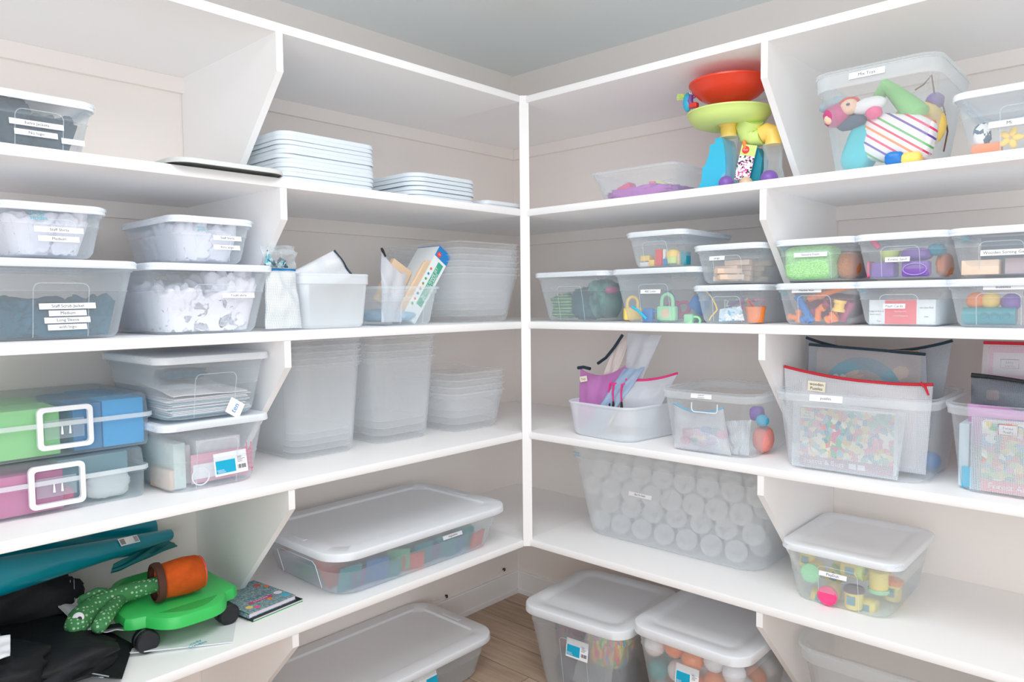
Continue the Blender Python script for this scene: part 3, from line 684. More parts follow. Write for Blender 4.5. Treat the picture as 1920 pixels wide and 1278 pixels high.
mk_uv('sheet_panel', V, Fc, UV, mat('dark teal vinyl', (0, 116, 122), .4), r_)
# black bag
BAGM = mat('black nylon', (20, 22, 27), .62, .35, bump=.3, bscale=50); STITCH = mat('pale stitching', (150, 156, 160), .7)
bag = root('tote_bag', (-.25, -1.55, Z4), 0, 'slumped black nylon bag with pale stitching at the left end of the fourth shelf', 'bag')
g = G()
for (x, y, z, sx, sy, sz, sd) in ((.02, .0, 0, .17, .21, .045, 1), (-.19, .05, 0, .085, .17, .085, 2), (.12, -.10, 0, .10, .17, .06, 3), (.02, -.16, .02, .2, .16, .06, 4)):
    V, Fc = lump(sx, sy, sz, sd, .14, 2.0, 3.4, 4, .8); g.add(V, Fc, Matrix.Translation((x, y, z)))
g.obj('bag_body', BAGM, bag, angle=180)
V, Fc, UV = patch4([(.215, .19, .010), (.06, .27, .010), (-.02, .21, .060), (.16, .02, .072)], .004, seed=3, wob=.003); mk_uv('bag_flap', V, Fc, UV, BAGM, bag)
for o_ in (0, .010): G().tube([(.208-o_*.4, .165-o_, .022), (.180-o_*.4, .110-o_, .047), (.150-o_*.3, .050-o_, .074)], .0014, 5).obj('stitch_line', STITCH, bag)
for o_ in (0, .008): G().tube([(-.115+o_*.3, .178+o_, .02), (-.117+o_*.3, .186+o_, .09), (-.13+o_*.3, .19+o_, .15)], .0009, 5).obj('stitch_line', STITCH, bag)
g = G(); pts = [(.05, .14, .080), (.055, .20, .075), (.06, .255, .066), (.075, .285, .045), (.085, .29, .02), (.075, .275, .008), (.06, .25, .010)]
g.loft([[(p[0]-.012, p[1], p[2]), (p[0]+.012, p[1]-.006, p[2]), (p[0]+.012, p[1]-.006, p[2]+.0025), (p[0]-.012, p[1], p[2]+.0025)] for p in pts]); g.obj('strap', BAGM, bag)
tealp = mat('teal embroidery', (20, 120, 132), .6)
def top_at(o, x, y, r=.012):
    zs = [v.co.z for v in o.data.vertices if abs(v.co.x-x) < r and abs(v.co.y-y) < r]
    return max(zs) if zs else .05
bb = [o for o in bag.children if o.name.startswith('bag_body')][0]
for s_, bx_, by_ in (('steady', .045, -.055), ('strides', .075, -.045)): lettering(s_, .030, tealp, bag, (bx_, by_, top_at(bb, bx_, by_, .03)+.002), (0, 0, math.radians(80)))
V, Fc, UV = patch4([(-.075, -1.66, .640), (-.06, -1.565, .648), (-.12, -1.55, .668), (-.15, -1.66, .672)], .0008, seed=6, wob=.004)
tag(mk_uv('paper_card', V, Fc, UV, PAPER), 'white card lying on the black bag at the frame edge', 'card')
# sheets under the scooter
V, Fc, UV = patch4([(-.155, -1.32, Z4+.012), (-.03, -1.10, Z4+.002), (-.20, -1.0, Z4+.0022), (-.36, -1.27, Z4+.002)], .0006, seed=1, wob=.0)
pp = tag(mk_uv('newsletter_sheet', V, Fc, UV, mat('printed white paper', (226, 230, 232), .7)), 'printed white sheet with a small logo under the green scooter board', 'paper')
Mt = Matrix.Translation((-.070, -1.165, Z4+.0088)) @ Matrix.Rotation(math.radians(62), 4, 'Z')
o = lettering('Steady', .017, STEADY, None, (-.090, -1.175, Z4+.0072), (0, 0, math.radians(96))); o.parent = pp
o = lettering('Strides', .017, STEADY, None, (-.073, -1.170, Z4+.0078), (0, 0, math.radians(96))); o.parent = pp
V, Fc, UV = patch4([(-.19, -1.385, .597), (-.185, -1.30, .572), (-.34, -1.29, .60), (-.43, -1.40, .625)], .0008, seed=5, wob=.004)
tag(mk_uv('paper_sheet', V, Fc, UV, PAPER), 'creased white sheet between the black bag and the cactus toy head', 'paper')
# green scooter board
GRN = mat('green scooter plastic', (60, 196, 96), .35, .5)
sc = root('scooter_board', (-.275, -1.160, Z4), math.radians(0), 'green plastic scooter board with black casters on the fourth shelf', 'scooter board')
def outline(off=0):
    pts = []
    hx, hy = .122, .145
    # start front-left corner going +y along front (+x side)
    def bump(s):  # front/back handle bulge
        return .072*max(0, 1-(s/.105)**4) if abs(s) < .105 else 0
    for i in range(29):
        s = -hy+2*hy*i/28; cr = .02*(max(0, abs(s)-(hy-.03))/.03)**2; pts.append((hx+bump(s)-cr, s))
    for i in range(29):
        s = hy-2*hy*i/28; cr = .02*(max(0, abs(s)-(hy-.03))/.03)**2; pts.append((-hx-bump(s)*1.0+cr, s))
    if off:
        out = []
        for i, p in enumerate(pts):
            a, b = Vector(pts[i-1]), Vector(pts[(i+1) % len(pts)]); d = (b-a).normalized(); nn = Vector((-d.y, d.x)); out.append((p[0]+nn.x*off, p[1]+nn.y*off))
        return out
    return pts
g = G(); g.loft([[(x, y, z) for x, y in outline(o_)] for o_, z in ((.006, .056), (.0, .060), (0, .078), (.004, .087), (.012, .091))])
g.obj('deck', GRN, sc, angle=30)
for sx in (1, -1):
    g = G(); g.loft([[(sx*(.135+.044*max(0, 1-(s/.075)**2)), s, z) for s in [(-.075+.15*k/12) for k in range(13)]]+[(sx*.136, s, z) for s in (.07, -.07)] for z in (.0905, .0916)])
    g.obj('handle_recess', mat('deep green plastic', (44, 176, 84), .5), sc, angle=30)
for sx, sy in ((1, 1), (1, -1), (-1, 1), (-1, -1)):
    a = {(1, 1): .5, (1, -1): .45, (-1, 1): .2, (-1, -1): 1.2}[(sx, sy)]
    cs = G().tube([(0, 0, -.004), (0, 0, -.02)], .012, 12)
    cst = cs.obj('caster', BLACK, sc, (sx*.122, sy*.104, .056))
    Mw = Matrix.Rotation(a-.5, 4, 'Z') @ Matrix.Translation((.003, 0, -.0275)) @ Matrix.Rotation(PI/2, 4, 'Y')
    G().lathe([(.0001, -.020), (.024, -.020), (.028, -.017), (.028, -.003), (.024, 0), (.024, .001), (.028, .004), (.028, .016), (.025, .020), (.0001, .021)], 28, Mw).obj('wheel', mat('black rubber', (26, 28, 34), .5), cst, angle=35)
# cactus toy
ca = root('cactus_toy', (-.205, -1.16, Z4+.092), 0, 'dotted green cactus plush in an orange pot lying on the scooter board', 'toy')
CG = dots_mat('green dotted plush', (70, 140, 84), (170, 214, 170), 95, .30)
Mp = Matrix.Rotation(math.radians(-4), 4, 'Z') @ Matrix.Translation((0, -.045, .051)) @ Matrix.Rotation(-PI/2, 4, 'X')
ORP = mat('orange pot plush', (222, 96, 34), .8, .2, var=.25, scale=30)
G().lathe([(.030, .004), (.040, 0), (.044, .010), (.047, .035), (.049, .065), (.046, .095), (.041, .104), (.0005, .106)], 36, Mp, cap0=False).obj('pot', ORP, ca)
G().lathe([(.043, -.016), (.0495, -.014), (.0515, -.006), (.0500, .003), (.046, .004), (.041, -.012)], 36, Mp, False, False).obj('pot_collar', mat('brown collar plush', (84, 50, 38), .8), ca)
G().lathe([(.0002, .030), (.03, .028), (.041, .0)], 28, Mp, True, False).obj('soil_disc', mat('rust plush', (196, 74, 30), .85), ca)
G().lathe([(.0415, .1045), (.0425, .1065), (.041, .108)], 36, Mp, False, False).obj('red_piping', c('red'), ca)
def limb(pts, rad, nm):
    P = []; Rr = []
    for i in range(len(pts)-1):
        for k in range(5): t = k/5; P.append(Vector(pts[i]).lerp(Vector(pts[i+1]), t)); Rr.append(rad[i]*(1-t)+rad[i+1]*t)
    P.append(Vector(pts[-1])); Rr.append(rad[-1]); return G().tube(P, Rr, 16).obj(nm, CG, ca, angle=80)
limb([(-.005, -.02, .045), (-.03, -.055, .037), (-.055, -.10, .028), (-.062, -.145, .022), (-.05, -.19, .014), (-.025, -.222, .006), (.0, -.243, .0), (.010, -.252, -.002)], [.019, .020, .023, .026, .029, .031, .025, .006], 'cactus_body')
limb([(-.052, -.12, .022), (-.025, -.150, .014), (.015, -.185, .004), (.038, -.205, -.004), (.044, -.211, -.006)], [.016, .018, .0195, .016, .004], 'cactus_arm')
limb([(-.06, -.135, .03), (-.083, -.165, .035), (-.09, -.20, .026), (-.09, -.209, .022)], [.014, .016, .014, .004], 'cactus_arm')
e_ = G().lathe([(.0132, 0), (.0125, .004), (.008, .0065), (.0003, .007)], 20); cd_ = Vector((.86, -.36, .36)).normalized(); E0 = Matrix.Translation(Vector((-.030, -.222, .008))+cd_*.0365) @ cd_.to_track_quat('Z', 'Y').to_matrix().to_4x4()
o = e_.obj('eye', c('white'), ca, fl(E0), tuple(E0.to_euler())); G().lathe([(.0055, 0), (.004, .0015), (.0002, .002)], 14).obj('pupil', BLACK, o, (.003, -.002, .0062))
# books by the divider
Mb = Matrix.Translation((-.222, -.948, Z4)) @ Matrix.Rotation(math.radians(7), 4, 'Z')
def book(M, w, h, th, cover, label, top=True, pages=PAPER, nm='activity_book'):
    r_ = rootM(nm, M, label, 'book')
    G().box(-w/2, w/2, -h/2, h/2, 0, .0015).box(-w/2, w/2, -h/2, h/2, th-.0015, th).box(-w/2, w/2, -h/2, -h/2+.0015, 0, th).obj('cover', cover, r_, smooth=False)
    G().box(-w/2+.002, w/2-.002, -h/2+.002, h/2-.002, .0016, th-.0016).obj('pages', pages, r_, smooth=False); return r_
b2 = book(Mb @ Matrix.Translation((.008, .010, 0)), .205, .165, .008, BLACK, 'black activity book with a bright green edge, lower of the two books')
G().box(-.1025, .1027, -.0825, .0827, -.0003, .0012).obj('green_edge', mat('bright green card', (110, 220, 130), .6), b2, smooth=False)
b1 = book(Mb @ Matrix.Translation((0, 0, .0085)), .200, .155, .013, patch_mat('busy cover print', [(126, 160, 166), (150, 172, 168), (108, 146, 160), (170, 188, 186), (96, 128, 146)], 300), 'grey teal puzzle book cover with stickers, on top of the black book', pages=mat('pale pages', (236, 222, 232), .7))
lettering('500', .022, mat('blue title print', (70, 130, 170), .5), b1, (-.065, -.02, .0134), (0, 0, PI/2)); lettering('STICKERS', .018, mat('steel blue print', (60, 110, 150), .5), b1, (.018, .004, .0134), (0, 0, PI/2), maxw=.11)
pk = G().box(-.007, .007, -.045, .03, 0, .0004).obj('title_band', c('magenta'), b1, (.042, .008, .0132), smooth=False); lettering('AWESOME', .010, LABEL, pk, (0, -.007, .0007), (0, 0, PI/2), maxw=.062)
for i, (x, y, r_b, cc) in enumerate(((-.055, .058, .010, 'red'), (-.028, .070, .008, 'orange'), (.062, -.05, .010, 'yellow'), (.078, -.035, .009, 'pink'), (.058, .02, .008, 'orange'), (.040, .060, .012, 'white'), (.07, .062, .011, 'sky'), (-.08, .01, .008, 'yellow'))):
    G().lathe([(.0001, .0003), (r_b, .0003), (r_b, 0)], 14, None, True, False).obj('sticker', c(cc), b1, (x, y, .0131))
# underbed bin on the fourth shelf
M = F('L', -.815, -.075, .012, H4)
UB = dict(w=.715, d=.475, h=.143, ins=.040, r=.075)
def underbed(M, label, K):
    t = tub(M, label=label, line=.55, arch=False, over=.013, t=.020, rec=.058, step=.0065, lr=.088, lidmat=LID, mat_=CLEAR, **K)
    g = G()   # moulded outline on the short left end
    w, h, ins = K['w'], K['h'], K['ins']
    f = lambda y, z: (-w/2+ins*(1-z/h)-.001, y, z)
    g.tube([f(.13, .012), f(.13, .085), f(.14, .097), f(.33, .097), f(.345, .085), f(.345, .012)], .0013, 5)
    g.obj('moulded_outline', LID, t); 
    for sx in (-1, 1): G().box(-.008, .008, -.045, .045, 0, .0022, .001).obj('lid_latch', LID, t, (sx*(w/2-.022), K['d']/2, h+.0028))
    return t
t = underbed(M, 'wide flat lidded bin marked magnatiles on the fourth shelf', UB)
strip(t, 'magnatiles', .10, .092, .085, .013, .0095)
MAG = {k: plastic('magnet tile '+k, v, .78, .95, rough=.2, trans=.2) for k, v in dict(teal=(40, 150, 160), red=(226, 84, 66), blue=(60, 130, 190), purple=(140, 110, 170), green=(110, 190, 150)).items()}
random.seed(12)
for i in range(72):
    k = 'red' if i == 0 else random.choice(['teal', 'teal', 'teal', 'blue', 'purple', 'green', 'red', 'teal'])
    x, y, z = -.26+.52*((i*7) % 12)/11+random.uniform(-.02, .02), .100+.06*(i//12)+random.uniform(-.01, .01), .008+.013*(i % 7)
    if i == 0: x, y, z = -.255, .175, .040
    up_ = 1 <= i <= 12
    if up_: x, y, z = -.262+.0475*(i-1), .070+.007*(i % 3), .020+.022*(i % 2); k = ['teal', 'purple', 'blue', 'teal', 'green', 'red', 'teal', 'purple', 'teal', 'blue', 'teal', 'red'][i-1]
    s_ = .075 if i else .10
    box_at(M, x, y, z, s_, s_, .008, MAG[k], 'magnet_tile', k+' translucent magnet tile in the magnatiles bin', 'magnet tile', k+' magnet tiles', rz=random.uniform(-.6, .6), rx=random.uniform(-.25, .25) if i and not up_ else (1.83 if up_ else .9), b=.002)
# underbed bin on the floor
M = F('L', -.846, -.036, .118, .0)
t = underbed(M, 'wide flat lidded bin on the floor below the magnatiles bin', dict(w=.775, d=.425, h=.152, ins=.035, r=.075))
strip(t, '', .058, .085, .10, .095, front=.008)
for o in list(t.children):
    if o.name.startswith('label_strip'):
        o.name = 'product_card'; G().box(.002, .05, -.0012, -.0006, -.035, .012).obj('printed_panel', TEALCARD, o, smooth=False)

# ================================================================== RIGHT WALL, top shelf
M = F('R', .225, .548, .08, H1)
t = tub(M, .318, .30, .104, .030, 'shallow open clear tub of purple play sand on the top right shelf', lid=False, mat_=CLEAR, arch=False, line=0, r=.035)
V, Fc = lump(.125, .118, .024, 5, .10, 4, 5, 5, 1.0)
V = [(max(-.125, min(.125, x)), max(-.112, min(.112, y)), max(.001, z)) for x, y, z in V]
tag(mk('play_sand', V, Fc, mat('purple play sand', (206, 120, 214), .9, bump=.8, bscale=300), None, inner(M, 0, .15, .003), angle=180), 'lumpy purple play sand in the shallow tub', 'sand', None, 'stuff')
box_at(M, -.055, .07, .040, .05, .04, .022, c('pink'), 'sand_mould', 'pink box mould half buried in the purple sand', 'toy', ry=-.3)
box_at(M, .055, .10, .042, .035, .03, .022, c('lime'), 'sand_mould', 'lime mould in the purple sand', 'toy', ry=.4)
box_at(M, .03, .09, .042, .02, .03, .024, c('pink'), 'sand_mould', 'small pink block beside the lime mould in the purple sand', 'toy', rz=.4)
# ball tower toy
tw = root('ball_tower', (.686, .170, H1+.0006), 0, 'tall ball drop tower toy with red bowl and green spiral tray', 'toy')
RB = plastic('glossy red bowl', (255, 96, 70), .95, 1.0, rough=.25, trans=.35)
G().lathe([(.018, .262), (.030, .262), (.034, .270), (.060, .276), (.088, .290), (.108, .309), (.117, .326), (.1205, .328), (.1205, .333), (.116, .334), (.106, .316), (.086, .297), (.058, .283), (.030, .277), (.018, .277)], 48, None, False, False).obj('red_bowl', RB, tw, angle=50)
G().lathe([(.020, .238), (.0235, .238), (.0235, .262), (.026, .263), (.026, .268), (.020, .268)], 28).obj('yellow_neck', c('yellow'), tw)
G().lathe([(.03, .208), (.050, .200), (.078, .199), (.104, .208), (.119, .226), (.1225, .238), (.1255, .240), (.1255, .244), (.120, .244), (.112, .228), (.098, .216), (.076, .208), (.050, .209), (.03, .214), (.022, .236), (.02, .236), (.021, .212)], 48, None, False, False).obj('green_tray', c('lime'), tw, angle=50)
G().tube([(.072, .0, .212), (.056, .010, .190), (.058, .018, .168), (.076, .018, .157), (.100, .014, .158)], [.036, .036, .033, .028, .025], 18).obj('green_chute', c('lime'), tw)
G().lathe([(.020, .168), (.0245, .168), (.0255, .20), (.031, .206), (.031, .212), (.02, .212)], 28).obj('yellow_neck', c('yellow'), tw)
G().tube([(.096, .012, .163), (.116, .014, .170), (.131, .014, .163), (.134, .014, .145), (.134, .014, .128)], [.025, .026, .026, .025, .026], 18).obj('yellow_elbow', c('yellow'), tw)
CT = plastic('clear toy tube', (226, 238, 244), .14, .75, rough=.1)
G().lathe([(.029, .172), (.029, .150), (.0265, .146), (.0265, .075), (.032, .05), (.036, .0)], 28, None, False, False).obj('clear_tube', CT, tw)
G().lathe([(.029, .13), (.029, .115), (.026, .11), (.026, .06), (.036, .02), (.040, 0)], 28, None, False, False).obj('clear_tube', CT, tw, (.132, .014, 0))
g = G()
prof = [(-.082, 0), (-.062, .045), (-.058, .085), (-.050, .088), (-.036, .125), (-.034, .148), (-.018, .152), (-.016, .166), (.004, .166), (.010, .150), (.016, .11), (.018, .07), (.012, 0)]
g.loft([[(x-.014, y, z) for x, z in prof] for y in (-.030, .055)]); g.obj('blue_mountain', c('sky'), tw, angle=25)
g = G(); prof = [(.03, 0), (.04, .06), (.055, .115), (.09, .125), (.105, .09), (.095, 0)]; g.loft([[(x, y, z) for x, z in prof] for y in (.0, .045)]); g.obj('teal_mountain', mat('deep teal toy plastic', (30, 140, 160), .4), tw, angle=25)
Mq = Matrix.Translation((.062, -.012, .095)) @ Matrix.Rotation(.25, 4, 'Y')
pn = G().box(-.024, .024, -.001, .001, -.065, .04).obj('printed_panel', patch_mat('spotted print', [(245, 245, 245), (245, 245, 245), (40, 30, 50), (245, 245, 245), (230, 80, 170)], 220), tw, fl(Mq), tuple(Mq.to_euler()), smooth=False)
G().box(-.024, .024, -.0016, -.0011, .008, .040).obj('lime_band', c('lime'), pn, smooth=False)
G().lathe([(.0001, .0), (.0115, 0), (.0115, .0006), (.0001, .0006)], 20, Matrix.Translation((-.008, -.0019, .024)) @ Matrix.Rotation(PI/2, 4, 'X')).obj('red_oval', c('red'), pn)
lettering('PLAY', .007, LABEL, pn, (-.008, -.0028, .024))
G().tube([(.052, -.01, .148), (.058, -.01, .125)], .006, 10).obj('orange_peg', c('orange'), tw)
for nm, x, y, r, cc in (('purple_ball', .018, -.055, .022, 'purple'), ('cream_ball', .064, -.02, .020, 'wood'), ('purple_wheel', .136, -.022, .025, 'purple')):
    V, Fc = ico(3); mk(nm, [(v.x*r, v.y*r, v.z*r+r) for v in V], Fc, c(cc), tw, (x, y, 0))
# rider on the bowl's left rim
rd = G(); V, Fc = lump(.015, .012, .030, 3, .02, 1, 2, 3, 0, False); rd.add(V, Fc, Matrix.Translation((-.136, -.01, .268)))
rd.obj('blue_figure', c('sky'), tw)
G().tube([(-.122, -.01, .288), (-.127, -.012, .30), (-.12, -.012, .318)], [.009, .010, .006], 10).obj('purple_hood', c('purple'), tw)
G().box(-.128, -.100, -.02, .0, .276, .292, .004).obj('red_clip', c('red'), tw)
V, Fc, UV = patch4([(-.132, -.01, .306), (-.108, -.01, .306), (-.103, -.012, .330), (-.137, -.012, .326)], .001, seed=2, wob=.002)
mk_uv('spotted_ribbon', V, Fc, UV, MATS['spotted print'], tw)
V, Fc, UV = patch4([(-.175, -.008, .312), (-.135, -.01, .308), (-.135, -.012, .324), (-.170, -.012, .330)], .001, seed=3, wob=.003)
mk_uv('lime_ribbon', V, Fc, UV, c('lime'), tw)
# large bin of mixed toys
M = F('R', .984, 1.276, .045, H1)
t = tub(M, .290, .36, .262, .036, 'tall open hazy bin of mixed soft toys on the top right shelf', lid=False, mat_=HAZE2, r=.05, band=.044, line=0, arch=False, rimh=.010)
rim_band(t, .290, .36, .262, .05, .046, HAZE); strip(t, 'Mix Toys', -.012, .240, .085, .016, .011, front=-.0062)
TEAP = mat('aqua plush', (70, 196, 206), .8, .2)
soft(M, -.072, .092, .010, .040, .045, .066, 61, TEAP, 'plush_cushion', 'aqua plush cushion at the lower left of the mixed toy bin', 'cushion', amp=.06, rot=Matrix.Rotation(.35, 4, 'Y'))
STR = ramp_mat('striped cotton', [(0, (240, 236, 238)), (.10, (110, 80, 170)), (.16, (240, 236, 238)), (.30, (240, 70, 120)), (.36, (240, 236, 238)), (.50, (250, 150, 80)), (.56, (240, 236, 238)), (.68, (226, 60, 100)), (.74, (240, 236, 238)), (.86, (110, 190, 110)), (.92, (240, 236, 238))], 2, .085, angle=math.radians(-24))
soft(M, .024, .084, .024, .086, .040, .060, 62, STR, 'striped_cushion', 'white cushion with rainbow stripes in the mixed toy bin', 'cushion', amp=.06, p=4, rot=Matrix.Rotation(.22, 4, 'Y'))
soft(M, .045, .035, .006, .022, .016, .018, 63, c('blue'), 'cloth_dot', 'blue and pink cloth petal low at the front of the mixed toy bin', 'toy', amp=.05)
soft(M, .080, .04, .006, .026, .018, .015, 66, c('yellow'), 'plush_paw', 'small yellow plush piece low at the front of the mixed toy bin', 'toy', amp=.08)
gn = rootM('plush_doll', at_M(M, -.065, .05, .155, 0, 0, -.15), 'plush doll with pink hat and white beard lying in the mixed toy bin', 'doll')
for nm, x, y, z, sx, sy, sz, mt_ in (('hat', -.035, 0, -.02, .034, .03, .030, c('magenta')), ('face', .0, -.008, .0, .022, .02, .020, mat('peach plush', (246, 206, 178), .8)), ('beard', .045, 0, -.010, .042, .022, .020, c('white')), ('hair', -.005, .012, .0, .03, .02, .026, c('red')), ('skirt', -.005, .01, -.035, .038, .025, .018, mat('slate plush', (70, 90, 110), .8)), ('hand', .055, -.005, -.030, .020, .016, .018, c('pink')), ('hood', -.045, .02, .030, .038, .02, .018, mat('grey plush', (170, 190, 200), .8))):
    V, Fc = lump(sx, sy, sz, x*50, .08, 2, 2.2, 3, .4, False); mk(nm, V, Fc, mt_, gn, (x, y, z), angle=180)
for dx in (.0,): V, Fc = ico(2); mk('eye', [(v.x*.005, v.y*.003, v.z*.0035) for v in V], Fc, mat('dark blue bead', (50, 80, 130), .3), gn, (.004, -.030, .022))
sphere_at(M, -.115, .035, .150, .014, mat('peach plush', (246, 206, 178), .8), 'plush_ball', 'small cream plush ball by the doll hat in the mixed toy bin', 'ball')
GP = mat('soft green vinyl', (142, 206, 130), .5)
g = G().tube([(-.06, .10, .165), (-.02, .10, .195), (.005, .095, .225), (.03, .09, .20), (.06, .085, .165), (.085, .08, .135), (.09, .08, .115)], [.010, .013, .022, .020, .026, .030, .012], 16)
solid(g, 'rattle_toy', GP, M, 'soft green horn shaped toy across the top of the mixed toy bin', 'toy')
g = G().tube([(.045*math.cos(a), 0, .042*math.sin(a)) for a in [k*PI/10 for k in range(20)]], .022, 14, closed=True)
solid(g, 'ring_toy', c('yellow'), at_M(M, .072, .13, .115, .3), 'chubby yellow ring toy behind the green horn shaped toy', 'toy')
sphere_at(M, .082, .10, .085, .030, GP, 'green_ball', 'green ball in front of the yellow ring toy', 'ball')
sphere_at(M, .105, .16, .180, .022, c('purple'), 'purple_ball', 'purple ball with a loop high in the mixed toy bin', 'ball')
g = G().tube([(.06, .15, .215), (.08, .15, .225), (.098, .15, .245), (.105, .15, .20), (.125, .16, .16), (.133, .17, .10), (.125, .17, .05)], .002, 6)
solid(g, 'toy_loop', c('brown'), M, 'thin dark cord looping down the right side of the mixed toy bin', 'cord')
# bin at the right frame edge
M = F('R', 1.305, 1.60, .05, H1)
t = tub(M, .29, .36, .150, .028, 'lidded clear bin of wooden animals at the right end of the top shelf', r=.04)
strip(t, 'Mi', -.035, .070, .08, .015, .011)
dg_ = mat('white spotted toy', (236, 236, 236), .5)
soft(M, -.095, .06, .03, .018, .014, .028, 71, patch_mat('spotted dog print', [(240, 240, 240), (240, 240, 240), (240, 240, 240), (60, 90, 110)], 70), 'dog_figure', 'white spotted dog figure in the bin at the right frame edge', 'figure', amp=.12, p=2.2)
box_at(M, -.085, .06, .006, .06, .03, .030, c('orange'), 'toy_block', 'orange block under the spotted dog figure', 'block')
g = G()
for k in range(5): V, Fc = lump(.012, .005, .008, k, .0, 1, 2, 2, 0, False); g.add(V, Fc, Matrix.Rotation(k*2*PI/5, 4, 'Y') @ Matrix.Translation((.014, 0, -.008)))
solid(g, 'toy_flower', c('yellow'), at_M(M, -.035, .04, .040), 'yellow flower shaped piece beside the spotted dog figure', 'toy')
box_at(M, .04, .08, .006, .10, .05, .055, c('wood'), 'toy_block', 'pale wooden block right of the yellow flower piece', 'block')
box_at(M, .02, .12, .006, .06, .05, .075, c('blue'), 'toy_block', 'blue block behind the pale wooden block', 'block')

# ================================================================== RIGHT WALL, second shelf
def mini(u0, z, front, text_, tx, tz, tw_, label, size=.0085, hh=.012):
    M = F('R', u0+.006, u0+.006+.207, front, z); t = tub(M, label=label, **S6)
    if text_: strip(t, text_, tx, tz, tw_, hh, size)
    return M, t
Z2T = H2+.1188
M = F('R', .010, .322, .03, H2)
t = tub(M, label='large lidded clear bin of camouflage cloth beside the corner post', **S16)
CAMO = ramp_mat('camo layers', [(0, (120, 160, 100)), (.3, (40, 96, 96)), (.5, (150, 186, 120)), (.7, (60, 110, 110))], 2, .022)
soft(M, -.070, .085, .010, .042, .045, .042, 81, CAMO, 'camouflage_cloth', 'light green striped cloth roll in the bin by the corner post', 'cloth', amp=.3)
soft(M, -.0, .12, .004, .05, .06, .055, 82, mat('dark teal cloth', (44, 92, 104), .9, var=.4, scale=20), 'folded_cloth', 'dark teal folded cloth in the middle of the bin by the corner post', 'cloth', amp=.2)
soft(M, .062, .13, .010, .05, .06, .066, 83, mat('deep green cloth', (30, 84, 86), .9, var=.5, scale=26, rgb2=(90, 150, 140)), 'folded_cloth', 'tall deep green folded cloth in the right of the bin by the corner post', 'cloth', amp=.2)
soft(M, .115, .10, .095, .012, .03, .012, 84, c('magenta'), 'pink_scrap', 'pink cloth scrap atop the deep green folded cloth', 'cloth')
M = F('R', .342, .655, .03, H2)
t = tub(M, label='large lidded clear bin of toy padlocks with a printed strip', **S16)
strip(t, 'ABC Locks', -.010, .098, .072, .013, .009)
def padlock(M, x, y, z, cc, label, s=1.0, rz=0, ry=0, face=None, rx=0):
    r_ = rootM('toy_padlock', at_M(M, x, y, z, rz, rx, ry), label, 'padlock')
    G().box(-.030*s, .030*s, -.011*s, .011*s, 0, .042*s, .006*s).obj('lock_body', c(cc) if isinstance(cc, str) else cc, r_)
    g = G().tube([(-.018*s, 0, .036*s), (-.018*s, 0, .056*s)]+[(.018*s*math.cos(PI-a), 0, .056*s+.020*s*math.sin(a)) for a in [k*PI/8 for k in range(1, 8)]]+[(.018*s, 0, .056*s), (.018*s, 0, .036*s)], .0055*s, 10)
    g.obj('shackle', c(cc) if isinstance(cc, str) else cc, r_)
    if face: G().lathe([(.0001, 0), (.014*s, 0), (.014*s, .0012), (.0001, .0012)], 24, Matrix.Translation((0, -.011*s, .021*s)) @ Matrix.Rotation(PI/2, 4, 'X')).obj('lock_face', face, r_)
LG = mat('mint toy plastic', (160, 226, 176), .4)
padlock(M, .030, .045, .006, LG, 'mint green toy padlock with a pale disc face', 1.10, face=c('wood'))
padlock(M, -.108, .06, .006, 'yellow', 'yellow toy padlock standing at the left of the padlock bin', 1.0, rz=.9)
padlock(M, .005, .09, .006, 'blue', 'blue toy padlock standing behind the mint green padlock', 1.15)
padlock(M, -.06, .05, .018, 'blue', 'blue toy padlock lying on its side in the padlock bin', .9, ry=PI/2, rx=.0)
padlock(M, .098, .10, .035, 'blue', 'blue toy padlock tilted at the right of the padlock bin', 1.0, ry=.6)
padlock(M, -.03, .16, .03, 'pink', 'pink toy padlock behind the blue padlocks', 1.0, ry=1.3)
padlock(M, .088, .05, .006, LG, 'mint green toy padlock lying at the right of the disc faced one', .7, ry=PI/2)
g = G().tube([(-.085, .02, .050), (-.065, .02, .04), (-.03, .02, .012)], .0045, 8); solid(g, 'toy_key', c('sky'), M, 'sky blue toy key leaning over the blue padlock on its side', 'key')
g = G().tube([(-.01, .02, .006), (.0, .02, .008), (.012, .02, .006)], .0035, 8); solid(g, 'toy_key', mat('grey toy plastic', (130, 140, 150), .4), M, 'grey toy key at the bottom of the padlock bin', 'key')
M, t = mini(.378, H2+.1765, .06, None, 0, 0, 0, 'small lidded bin of bright blocks, stacked on the padlock bin')
for x, y, z, w, d, h, cc, l_ in ((-.062, .06, .004, .035, .03, .014, 'white', 'white block at the front left of the bright block bin'), (-.066, .07, .022, .034, .03, .018, 'yellow', 'yellow block on the white block in the bright block bin'), (-.030, .05, .004, .020, .03, .020, 'yellow', 'small yellow block beside the white block'), (-.004, .05, .004, .022, .03, .052, 'red', 'tall red block in the bright block bin'), (.014, .055, .004, .010, .03, .052, 'white', 'thin white block beside the tall red block'), (.022, .04, .003, .012, .02, .022, 'blue', 'small blue block under the dome cup'), (.080, .06, .004, .020, .03, .040, 'teal', 'teal block at the right of the bright block bin'), (.067, .05, .004, .008, .03, .036, 'wood', 'thin pale block beside the teal block')):
    box_at(M, x, y, z, w, d, h, c(cc), 'toy_block', l_, 'block', 'loose blocks' if False else None)
r_ = rootM('dome_cup', at_M(M, .042, .05, .010), 'yellow dome cup with a lime base in the bright block bin', 'cup')
G().lathe([(.0001, 0), (.018, 0), (.0225, .018), (.0225, .020)], 24, None, True, False).obj('cup_base', c('lime'), r_)
G().lathe([(.024, .020), (.024, .024), (.021, .036), (.012, .043), (.0001, .045)], 24, None, False, True).obj('dome', c('yellow'), r_)
M, t = mini(.635, H2, .03, None, 0, 0, 0, 'small lidded bin of string and craft bits, under the wooden brick bin')
